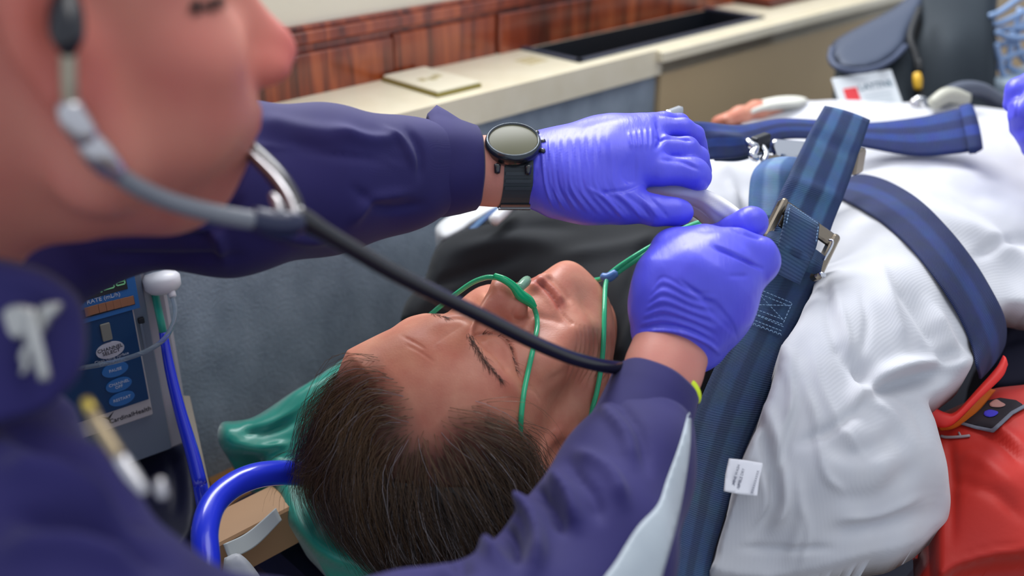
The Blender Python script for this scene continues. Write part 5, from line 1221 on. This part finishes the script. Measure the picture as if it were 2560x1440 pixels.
# ================================================================== oxygen tube on the face
m_can = mat('green clear vinyl', (66, 206, 150), 0.18, spec=0.6, trans=0.2, coat=.3, ior=1.35); m_can2 = mat('bright green nosepiece', (22, 190, 124), 0.2, spec=0.6)
cn = thing('nasal_cannula', 'green oxygen tube looped over the patient\'s cheek and nose', 'tube', P(1340, 800, .85))
def fp(x, y, off=.0028):
    d = ray_depth(PBVH, x, y, off, None); return P(x, y, d)
def fpd(x, y, off, dflt): return P(x, y, ray_depth(PBVH, x, y, off, dflt))
RT = .0021
noseD = ray_depth(PBVH, 1262, 712, 0, .80)
MB().tube([P(1062, 800, .90), P(1082, 782, .868), P(1108, 760, .836), P(1140, 735, .818), P(1180, 707, .806), P(1215, 694, .795), P(1242, 694, .790)], RT, 14, 6).build('tube', m_can, cn, True)
MB().tube([P(1236, 690, .789), P(1262, 700, .787), P(1284, 716, .789), P(1302, 738, .793), P(1322, 752, .797), P(1336, 768, .800)], [.0026, .0030, .0034, .0046, .0042, .0026], 16, 6).build('nosepiece', m_can2, cn, True)
MB().tube([P(1296, 722, .792), P(1312, 706, .803), P(1318, 700, .812)], [.0036, .0042, .0036], 12, 4).build('prong_bridge', mat('pale green vinyl', (150, 200, 170), .2, trans=.3), cn, True)
MB().tube([P(1298, 745, .797), P(1300, 756, .806)], [.0022, .0018], 10, 3).build('prong', m_can2, cn, True)
MB().tube([P(1333, 764, .800), fpd(1341, 788, .004, .81), fpd(1343, 815, .0035, .8), fpd(1338, 845, .003, .8), fpd(1330, 885, .0025, .79), fpd(1320, 930, .0025, .79), fpd(1310, 980, .0025, .78), fpd(1304, 1030, .0025, .78), fpd(1302, 1062, .001, .78), fpd(1300, 1090, -.003, .78)], RT, 14, 6).build('tube', m_can, cn, True)
MB().tube([P(1440, 712, .905), P(1470, 703, .895), P(1500, 698, .880), P(1516, 690, .870)], RT, 12, 5).build('tube', m_can, cn, True)
MB().tube([P(1519, 692, .866), fpd(1513, 722, .004, .858), fpd(1511, 780, .004, .852), fpd(1509, 850, .004, .846), fpd(1504, 910, .004, .842), fpd(1494, 970, .004, .84), fpd(1484, 1010, .003, .84), fpd(1468, 1060, .003, .82), fpd(1450, 1110, .003, .8)], RT, 12, 6).build('tube', m_can, cn, True)
MB().tube([P(1512, 696, .873), P(1545, 668, .868), P(1600, 632, .862), P(1660, 598, .862), P(1720, 566, .868), P(1780, 545, .872)], RT, 12, 6).build('tube', m_can, cn, True)
MB().tube([P(1520, 700, .872), P(1552, 676, .868), P(1606, 640, .861), P(1664, 606, .861), P(1724, 574, .867), P(1782, 552, .872)], RT, 12, 6).build('tube', m_can, cn, True)
MB().tube([P(1504, 690, .868), P(1520, 694, .866), P(1540, 682, .866)], [.0030, .0044, .0036], 12, 4).build('slider', mat('pale blue slider', (96, 140, 206), .3, trans=.2), cn, True)

# ================================================================== infusion pump
AP = math.radians(52.0); xP = np.array([math.sin(AP), math.cos(AP), 0]); nP = np.array([math.cos(AP), -math.sin(AP), 0]); PO = P(370, 995, .90)
PM = np.eye(4); PM[:3, 0] = xP; PM[:3, 1] = UP; PM[:3, 2] = nP; PM[:3, 3] = PO
def pp(px, py, lift=0.0):
    r = C(px, py, 1.0) @ AX; t = ((PO + nP * lift - CAM) @ nP) / (r @ nP); p = CAM + r * t - PO; return float(p @ xP), float(p @ UP)
def pc(cx, cy, ): return pp(40 + cx * .30556, 660 + cy * .30556)
pump = thing('infusion_pump', 'grey and blue infusion pump with a green digit display behind the paramedic', 'pump', PO + UP * -.07)
m_pw = mat('pale grey pump plastic', (178, 174, 182), 0.45); m_pg = mat('blue grey pump plastic', (120, 130, 146), 0.45); m_pb = mat('deep blue membrane panel', (20, 66, 112), 0.4); m_plb = mat('sky blue membrane', (52, 116, 186), 0.4)
u1, v1 = pp(455, 1120); ub, vb = pp(255, 1078)
urt = pp(400, 800)[0]
MB().box(PM, (-.11, pp(380, 1150)[1], -.13), (urt + .012, .17, -.004), .008).build('body', m_pw, pump)
MB().box(PM, (-.11, pp(380, 1140)[1] - .0, -.004), (pp(395, 1020)[0] + .006, .165, 0.0), .004).build('door', m_pg, pump)
wl = pc(540, 880)[0] - .045
MB().box(PM, (wl - .006, pc(720, 1355)[1], 0.0), (pc(1105, 1180)[0], .16, .003), .003).build('bezel', mat('cream pump bezel', (196, 190, 192), .45), pump)
vbm = pp(380, 1150)[1]
MB().box(PM, (-.06, -PO[2], -.09), (-.02, vbm, -.05), .004).build('stand', m_pg, pump)
def prect(name, c, m, lift, lift2, bev=.0008):
    q = [pc(*p) for p in c]; us = [p[0] for p in q]; vs_ = [p[1] for p in q]
    return MB().box(PM, (min(us), min(vs_), lift), (max(us), max(vs_), lift2), bev).build(name, m, pump)
prb = pc(1075, 1090)
MB().box(PM, (wl, prb[1], .003), (prb[0], .155, .0042), .001).build('front_panel', m_pb, pump)
dq = [pc(955, 60), pc(985, 345)]
dsp = MB().box(PM, (wl, pc(985, 345)[1], .0042), (pc(975, 200)[0], pc(940, 60)[1], .0050), .001).build('display_surround', m_plb, pump)
d0 = pc(885, 70); d1 = pc(898, 185)
MB().box(PM, (wl + .004, d1[1], .0050), (d1[0], d0[1], .0056), .0006).build('display', mat('dark display window', (58, 62, 66), .2), pump)
m_dig = mat('pale green digits', (120, 190, 140), .5, emit=.15)
def digit(u, v, w, h, segs='abcdefg', lift=.0056, t=.0011):
    b = MB(); sk = .12
    def bar(x0, y0, x1, y1):
        M = PM.copy(); M[:3, 3] = PO + xP * u + UP * v; b.box(M, (min(x0, x1) - t / 2, min(y0, y1) - t / 2, lift), (max(x0, x1) + t / 2, max(y0, y1) + t / 2, lift + .0004))
    g_ = t * .7
    S_ = dict(a=(g_, h, w - g_, h), g=(g_, h / 2, w - g_, h / 2), d=(g_, 0, w - g_, 0), f=(0, h / 2 + g_, 0, h - g_), b=(w, h / 2 + g_, w, h - g_), e=(0, g_, 0, h / 2 - g_), c=(w, g_, w, h / 2 - g_))
    for k in segs: bar(*S_[k])
    return b.build('digit', m_dig, pump)
hd = (d0[1] - d1[1]); 
for (cx, cy, k) in ((835, 125, .62), (735, 150, .8), (620, 178, .8), (512, 205, .8)):
    u, v = pc(cx, cy); digit(u - .0055 * k, v - hd * .36 * k, .011 * k, hd * .72 * k)
MB().box(PM, (pc(680, 205)[0] - .0008, pc(680, 205)[1] - .0008, .0056), (pc(680, 205)[0] + .0008, pc(680, 205)[1] + .0008, .006)).build('decimal_point', m_dig, pump)
def ptext(s, cx, cy, size, m, lift=.0052, sx=1.0, parent=None):
    u, v = pc(cx, cy); M = PM.copy(); M[:3, 3] = PO + xP * u + UP * v + nP * lift; return text('lettering', s, size, M, m, parent or pump, sx)
m_wtx = mat('white lettering', (206, 214, 226), .6); m_ktx = mat('black lettering', (40, 40, 48), .6)
ptext('RATE (mL/h)', 700, 262, .0052, m_wtx); ptext('Alaris', 480, 52, .008, m_wtx, .0045)
b0 = pc(945, 245); b1 = pc(958, 312)
MB().box(PM, (wl + .002, b1[1], .0050), (b1[0], b0[1], .0056), .0005).build('indicator_window', m_ktx, pump)
m_amb = mat('amber brown indicator', (168, 116, 84), .4)
for cx, cy in ((920, 280), (865, 293), (808, 307), (750, 321), (690, 336), (630, 352), (575, 368)):
    u, v = pc(cx, cy); MB().box(PM, (u - .0030, v - .0040, .0056), (u + .0028, v + .0040, .0060), .0004).build('indicator_lamp', m_amb, pump)
prect('key', [(668, 480), (775, 595)], mat('olive grey key', (140, 140, 130), .5), .0042, .006, .001)
def oval(cx, cy, ru, rv, m, name='key', h=.0056):
    u, v = pc(cx, cy); M = PM.copy(); M[:3, 3] = PO + xP * u + UP * v; return MB().lathe(M, [(1, .0042), (1, h - .0004), (.94, h)], 32, 1, 1) if False else MB().add(np.array([PO + xP * (u + ru * math.cos(a)) + UP * (v + rv * math.sin(a)) + nP * z for z in (.0042, h) for a in np.linspace(0, 2 * math.pi, 33)[:-1]]), [[i, (i + 1) % 32, 32 + (i + 1) % 32, 32 + i] for i in range(32)] + [[32 + i for i in range(32)]]).build(name, m, pump)
oc = oval(755, 685, .0118, .0074, mat('white oval key', (206, 204, 214), .5)); ptext('CHANNEL', 752, 670, .0046, m_ktx, .0057, 1.0, oc); ptext('SELECT', 762, 700, .0046, m_ktx, .0057, 1.0, oc)
ptext('Clean Using Surface', 770, 752, .0036, m_wtx, .0044); ptext('Cleaning Wipe', 775, 778, .0036, m_wtx, .0044)
for (cx, cy, ls) in ((795, 845, ('PAUSE',)), (825, 968, ('CHANNEL', 'OFF')), (850, 1080, ('RESTART',))):
    k_ = oval(cx, cy, .0112, .0066, m_plb)
    for i, l_ in enumerate(ls): ptext(l_, cx, cy + (i - (len(ls) - 1) / 2) * 30, .0038, m_wtx, .0057, 1.0, k_)
ptext('CardinalHealth', 925, 1222, .0062, m_ktx, .0033, 1.0)
u, v = pc(745, 1250)
MB().add([PO + xP * (u + a) + UP * (v + b) + nP * .0034 for a, b in ((-.006, .004), (0, .001), (.006, .0055), (.001, -.001), (.002, -.005), (-.001, -.0005))], [[0, 1, 3, 5], [1, 2, 3], [3, 4, 5]]).build('bird_logo', m_ktx, pump)
prect('latch', [(990, 440), (1045, 470)], m_ktx, .0005, .0036)
prect('slot', [(1000, 480), (1060, 700)], m_pg, .0031, .0042)
# pole of the stretcher beside the pump, clear line and white filter
pole = thing('equipment_pole', 'teal and blue pole standing beside the infusion pump', 'pole', P(500, 1200, .93))
MB().tube([P(372, 660, .872), P(384, 720, .870), P(408, 831, .866)], .0034, 14, 3).build('upper_tube', m_teal, pole, True)
MB().tube([P(407, 826, .867), P(424, 920, .866), P(448, 1020, .862), P(480, 1130, .856), P(500, 1210, .85)], [.0036, .0044, .0050, .0058, .006], 14, 5).build('lower_tube', m_rail, pole, True)
MB().box(frame(P(486, 1110, .90), P(512, 1230, .88) - P(462, 1000, .93), nP), (-.05, -.004, -.004), (.05, .004, .004), .0015).build('edge_strip', mat('beige edge strip', (150, 140, 126), .5), pole)
_b = P(500, 1210, .85)
MB().tube([_b, np.array([_b[0], _b[1], _b[2] * .5]), np.array([_b[0], _b[1], 0.0])], .006, 14, 4).build('base_tube', m_rail, pole, True)
iv = thing('infusion_line', 'clear infusion line with a white filter hanging over the pump', 'tube', P(410, 720, .86))
m_clr = mat('clear vinyl', (200, 214, 226), 0.1, spec=0.6, trans=0.75, ior=1.3)
Mf = frame(P(405, 705, .865), xP, z=np.array([-.2, -.75, -.4]) @ AX)
MB().lathe(Mf, [(.004, -.010), (.012, -.008), (.0155, -.004), (.0158, .004), (.013, .008), (.006, .010)], 32).build('filter_housing', mat('white filter plastic', (226, 226, 232), .35), iv, True)
MB().lathe(frame(P(385, 676, .87), xP, z=UP), [(.011, -.012), (.012, .03)], 24).build('drip_chamber', m_clr, iv, True)
MB().tube([P(424, 722, .862), P(432, 742, .860)], [.0042, .0032], 12, 2).build('connector', MATS['white filter plastic'], iv, True)
MB().tube([P(430, 738, .860), P(438, 772, .858), P(434, 806, .856), P(412, 846, .854), P(370, 876, .852), P(310, 898, .85), P(250, 912, .848), P(190, 922, .846)], .0021, 12, 6).build('line', m_clr, iv, True)
MB().box(frame(P(112, 690, .92), xP, UP), (-.02, -.02, -.02), (.02, .008, .02), .004).build('clip', MATS['white filter plastic'], iv)
# cushion of the seat behind
sheet('seat_cushion', [(300, 1120), (380, 1105), (470, 1110), (490, 1160), (500, 1240), (490, 1340), (420, 1400), (280, 1330)], tps([(300, 1120, .97), (470, 1110, .97), (500, 1240, .92), (420, 1400, .85), (280, 1330, .88)]), m_pad, None, g=10, back=(0, .03, -.06), rnd=(24, .02), folds=[([(420, 1130), (440, 1200), (440, 1280)], 10, -.005)], label='dark navy seat cushion below the infusion pump', cat='cushion')

# ---- pens in the sleeve pocket and the pin on the collar
pen = thing('pen', 'brass and silver pen clipped in the paramedic\'s sleeve pocket', 'pen', P(290, 1130, .40))
MB().tube([P(214, 1000, .402), P(236, 1042, .40)], [.0022, .0026], 12, 2).build('clip', mat('pale brass', (214, 190, 92), .3, metal=.7), pen, True)
MB().tube([P(226, 1030, .40), P(270, 1100, .396), P(300, 1146, .394)], [.0026, .0030, .0028], 12, 3).build('barrel', mat('warm steel', (170, 152, 122), .3, metal=.8), pen, True)
MB().tube([P(298, 1144, .394), P(330, 1190, .392), P(362, 1232, .39)], [.0030, .0032, .0022], 12, 3).build('tip', m_stl, pen, True)
MB().tube([P(398, 1200, .40), P(406, 1244, .398)], [.0022, .0026], 12, 3).build('pen', m_stl, None, True, label='silver pen end showing beside the brass pen', cat='pen')
m_pin = mat('silver pin metal', (190, 190, 186), 0.35, metal=0.6)
pin = thing('collar_pin', 'silver winged staff pin on the paramedic\'s collar', 'pin', P(80, 850, .42))
for pl in ([(-20, 800), (10, 770), (60, 762), (80, 790), (72, 830), (40, 850), (10, 838)], [(84, 790), (104, 762), (148, 756), (146, 778), (124, 800), (112, 824), (90, 834)]):
    sheet('wing', pl, .416, m_pin, pin, g=6, back=(0, .002, -.001), rnd=(8, .002), folds=[([(20, 790), (70, 800)], 4, -.0006), ([(90, 800), (140, 770)], 4, -.0006)])
MB().tube([P(78, 770, .414), P(82, 830, .413), P(98, 890, .413), P(112, 948, .415)], [.0016, .0030, .0028, .0026], 12, 4).build('staff', m_pin, pin, True)
for s_ in (-1, 1):
    MB().tube([P(80 + s_ * a, y, .4135) for a, y in ((18, 832), (-6, 850), (12, 872), (20 + 0, 892), (14, 912), (24, 934))], [.0022, .0022, .002, .002, .0018, .0012], 10, 4).build('serpent', m_pin, pin, True)

# ================================================================== the far right: bag, hoses, third person
m_bag = mat('dark grey nylon', (40, 50, 58), 0.75, noise=(30, .3, (34, 44, 52)), bump=('noise', 400, .2, .0008)); m_flap = mat('slate nylon flap', (56, 66, 86), .6); m_pipe = mat('black piping', (20, 24, 28), .6)
bag = thing('equipment_bag', 'dark grey equipment bag with a slate flap and white name label by the tan wall', 'bag', P(2290, 260, 1.36))
sheet('main_body', [(2262, 262), (2280, 190), (2268, 120), (2290, 60), (2310, -60), (2480, -80), (2490, 60), (2492, 160), (2490, 262), (2480, 300), (2270, 300)], tps([(2262, 262, 1.36), (2290, 60, 1.40), (2310, -60, 1.42), (2480, -80, 1.42), (2490, 260, 1.36), (2380, 100, 1.36)]), m_bag, bag, g=10, back=(.03, .10, -.02), rnd=(26, .03))
sheet('front_pocket', [(2086, 175), (2120, 165), (2200, 160), (2250, 110), (2270, 110), (2282, 160), (2262, 290), (2096, 290)], tps([(2086, 175, 1.34), (2270, 110, 1.36), (2262, 290, 1.30), (2096, 290, 1.29)]), m_bag, bag, g=8, back=(.03, .08, -.02), rnd=(20, .02))
sheet('flap', [(2076, 138), (2086, 108), (2112, 88), (2160, 62), (2230, 25), (2290, -20), (2330, -50), (2312, 10), (2282, 70), (2262, 115), (2230, 146), (2190, 168), (2140, 176), (2096, 168)], tps([(2076, 138, 1.33), (2112, 88, 1.37), (2290, -20, 1.43), (2282, 70, 1.36), (2190, 168, 1.29), (2120, 174, 1.29)]), m_flap, bag, g=7, back=(.004, .02, -.004), rnd=(26, .02))
MB().tube([P(2080, 120, 1.325), P(2076, 148, 1.31), P(2096, 170, 1.29), P(2140, 178, 1.285), P(2190, 170, 1.285), P(2232, 148, 1.31), P(2264, 116, 1.335)], .004, 8, 5).build('piping', mat('slate piping', (66, 76, 100), .6), bag, True)
MB().tube([P(2300, 20, 1.375), P(2276, 90, 1.345), P(2290, 140, 1.33), P(2300, 200, 1.32), P(2304, 260, 1.31)], .005, 8, 5).build('zip', m_pipe, bag, True)
MB().tube([P(2298, 150, 1.318), P(2302, 178, 1.314)], .004, 8, 3).build('zip_cord', m_pipe, bag, True)
MB().tube([P(2292, 184, 1.312), P(2294, 200, 1.31), P(2295, 222, 1.31)], [.0048, .0062, .005], 12, 4).build('zip_pull', mat('yellow zip pull', (226, 178, 50), .4), bag, True)
LM_ = frame(P(2165, 222, 1.285), P(2235, 170, 1.29) - P(2090, 192, 1.285), P(2090, 192, 1.285) - P(2098, 256, 1.272))
MB().box(LM_, (-.040, -.045, -.001), (.040, .022, .001), .003).build('name_label', mat('white label card', (206, 212, 216), .4), bag)
MB().box(LM_, (-.030, -.030, .001), (-.012, .004, .0016)).build('red_mark', mat('red print', (212, 50, 58), .5), bag)
text('lettering', 'LAYTNE', .0125, frame(LM_[:3, 3] + LM_[:3, 0] * .013 + LM_[:3, 1] * .002 + LM_[:3, 2] * .0013, LM_[:3, 0], LM_[:3, 1]), mat('teal grey print', (70, 104, 122), .6), bag)
for i in range(3):
    MB().box(LM_, (-.006, -.012 - i * .006, .001), (.030, -.010 - i * .006, .0013)).build('printed_line', mat('pale grey print', (176, 186, 192), .6), bag)
# metal knob and hose beyond the blanket
hose = thing('hose', 'black hose with a metal fitting lying behind the blanket edge', 'hose', P(2400, 250, 1.3))
MB().tube([P(2320, 268, 1.22), P(2350, 246, 1.22), P(2400, 224, 1.23), P(2450, 226, 1.24), P(2490, 248, 1.25), P(2520, 262, 1.25)], [.008, .009, .010, .010, .009, .008], 14, 6).build('tube', mat('dark grey hose', (84, 90, 104), .35), hose, True)
MB().tube([P(2330, 262, 1.20), P(2370, 238, 1.20), P(2420, 250, 1.20)], [.008, .010, .008], 12, 5).build('cuff', mat('pale hose cuff', (176, 176, 162), .4), hose, True)
MB().tube([P(2296, 246, 1.24), P(2297, 254, 1.24)], [.0085, .008], 14, 3).build('knob', m_chr, hose, True)
MB().tube([P(2280, 255, 1.22), P(2296, 262, 1.22)], .006, 10, 3).build('fitting', m_stl, hose, True)
# coil of pale blue tubing
m_blue = mat('pale blue tubing', (150, 180, 222), 0.25, trans=.25, spec=.6)
coil = thing('tubing_coil', 'tangled coil of pale blue clear tubing at the upper right edge', 'tubing', P(2530, 200, 1.4))
for k, pl in enumerate(([(2475, 40), (2500, 30), (2560, -10), (2640, -40)], [(2470, 50), (2490, 60), (2540, 40), (2620, 0)], [(2480, 90), (2500, 75), (2560, 70), (2640, 60)], [(2478, 100), (2510, 110), (2560, 60), (2600, -20)], [(2490, 110), (2500, 150), (2510, 190), (2540, 215)], [(2530, 80), (2525, 130), (2520, 170)], [(2485, 170), (2520, 168), (2570, 190), (2640, 200)], [(2550, 20), (2540, 90), (2560, 150), (2620, 160)], [(2490, 80), (2530, 95), (2600, 90)], [(2500, 150), (2560, 130), (2640, 130)])):
    MB().tube([P(x, y, 1.38 + .01 * (k % 4) + .004 * i) for i, (x, y) in enumerate(pl)], .0042, 10, 6).build('loop', m_blue, coil, True)
MB().box(frame(P(2540, 235, 1.42), D_, UP), (-.06, -.05, -.02), (.10, .03, .02), .01).build('reel_board', mat('pale grey bag film', (160, 178, 190), .3), coil)
# third person's gloved hand at the right edge
p3 = thing('person', 'gloved hand of another crew member reaching in at the right edge', 'person', P(2760, 320, .98))
def g3(S):
    S.pxchain([(2700, 300, .98, 90), (2640, 290, .97, 78)], .02); S.pxchain([(2650, 250, .97, 42), (2590, 205, .965, 30), (2545, 225, .965, 26), (2530, 260, .97, 22)], .008)
    S.pxchain([(2650, 290, .965, 42), (2590, 250, .955, 32), (2552, 278, .955, 28), (2548, 320, .965, 23)], .006); S.pxchain([(2650, 330, .97, 40), (2600, 310, .955, 30), (2572, 340, .96, 26), (2575, 370, .97, 22)], .006)
    S.pxchain([(2690, 350, .98, 40), (2640, 380, .965, 30), (2600, 395, .965, 24)], .008); S.pxchain([(2680, 230, .98, 36), (2620, 180, .98, 26), (2585, 190, .985, 20)], .006)
glove('glove', p3, C(2490, 130, .98) * [1, 1, 0] + [0, 0, .88], C(2800, 450, .98) * [1, 1, 0] + [.02, .01, 1.06], g3, [([(2560, 220), (2545, 260), (2540, 300)], 4, -.0012)], h=.002)
S = Field(C(2700, 150, .98) * [1, 1, 0] + [-.01, 0, .88], C(3050, 520, 1.0) * [1, 1, 0] + [.02, .02, 1.12], .003); S.pxchain([(2720, 300, .985, 74), (2820, 310, 1.0, 90), (3000, 330, 1.02, 110)], .01)
MB().tube([P(2880, 315, 1.005), P(3000, 330, 1.02), P(3300, 400, 1.05), P(3700, 520, 1.05)], [.040, .046, .052, .06], 20, 5).build('sleeve', m_navy, p3, True)
V, Fq, _ = S.mesh(2); mesh_obj('body', V, Fq, MATS['weathered skin'], p3, pigment=np.ones((len(V), 3)))
# the patient's far forearm and a pale wrist wrap
S = Field(C(1780, 220, 1.2) * [1, 1, 0] + [-.02, -.02, 1.10], C(1960, 340, 1.3) * [1, 1, 0] + [.02, .02, 1.34], .002); S.pxchain([(1800, 306, 1.18, 18), (1850, 290, 1.20, 22), (1890, 278, 1.22, 24), (1940, 272, 1.24, 24)], .008); S.pxchain([(1790, 310, 1.18, 12), (1815, 300, 1.17, 14)], .006)
V, Fq, _ = S.mesh(2); mesh_obj('forearm', V, Fq, MATS['weathered skin'], patient, pigment=np.ones((len(V), 3)))
sheet('wrist_wrap', [(1842, 286), (1846, 272), (1880, 256), (1940, 242), (1990, 240), (2020, 248), (2000, 262), (1950, 264), (1900, 276), (1866, 290)], tps([(1842, 286, 1.19), (1900, 250, 1.215), (2010, 246, 1.24), (1950, 266, 1.205)]), mat('pale grey wrap', (206, 206, 196), .7), patient, g=5, back=(0, .02, -.02), rnd=(10, .008), folds=[([(1860, 272), (1920, 256), (1980, 250)], 4, -.002)])
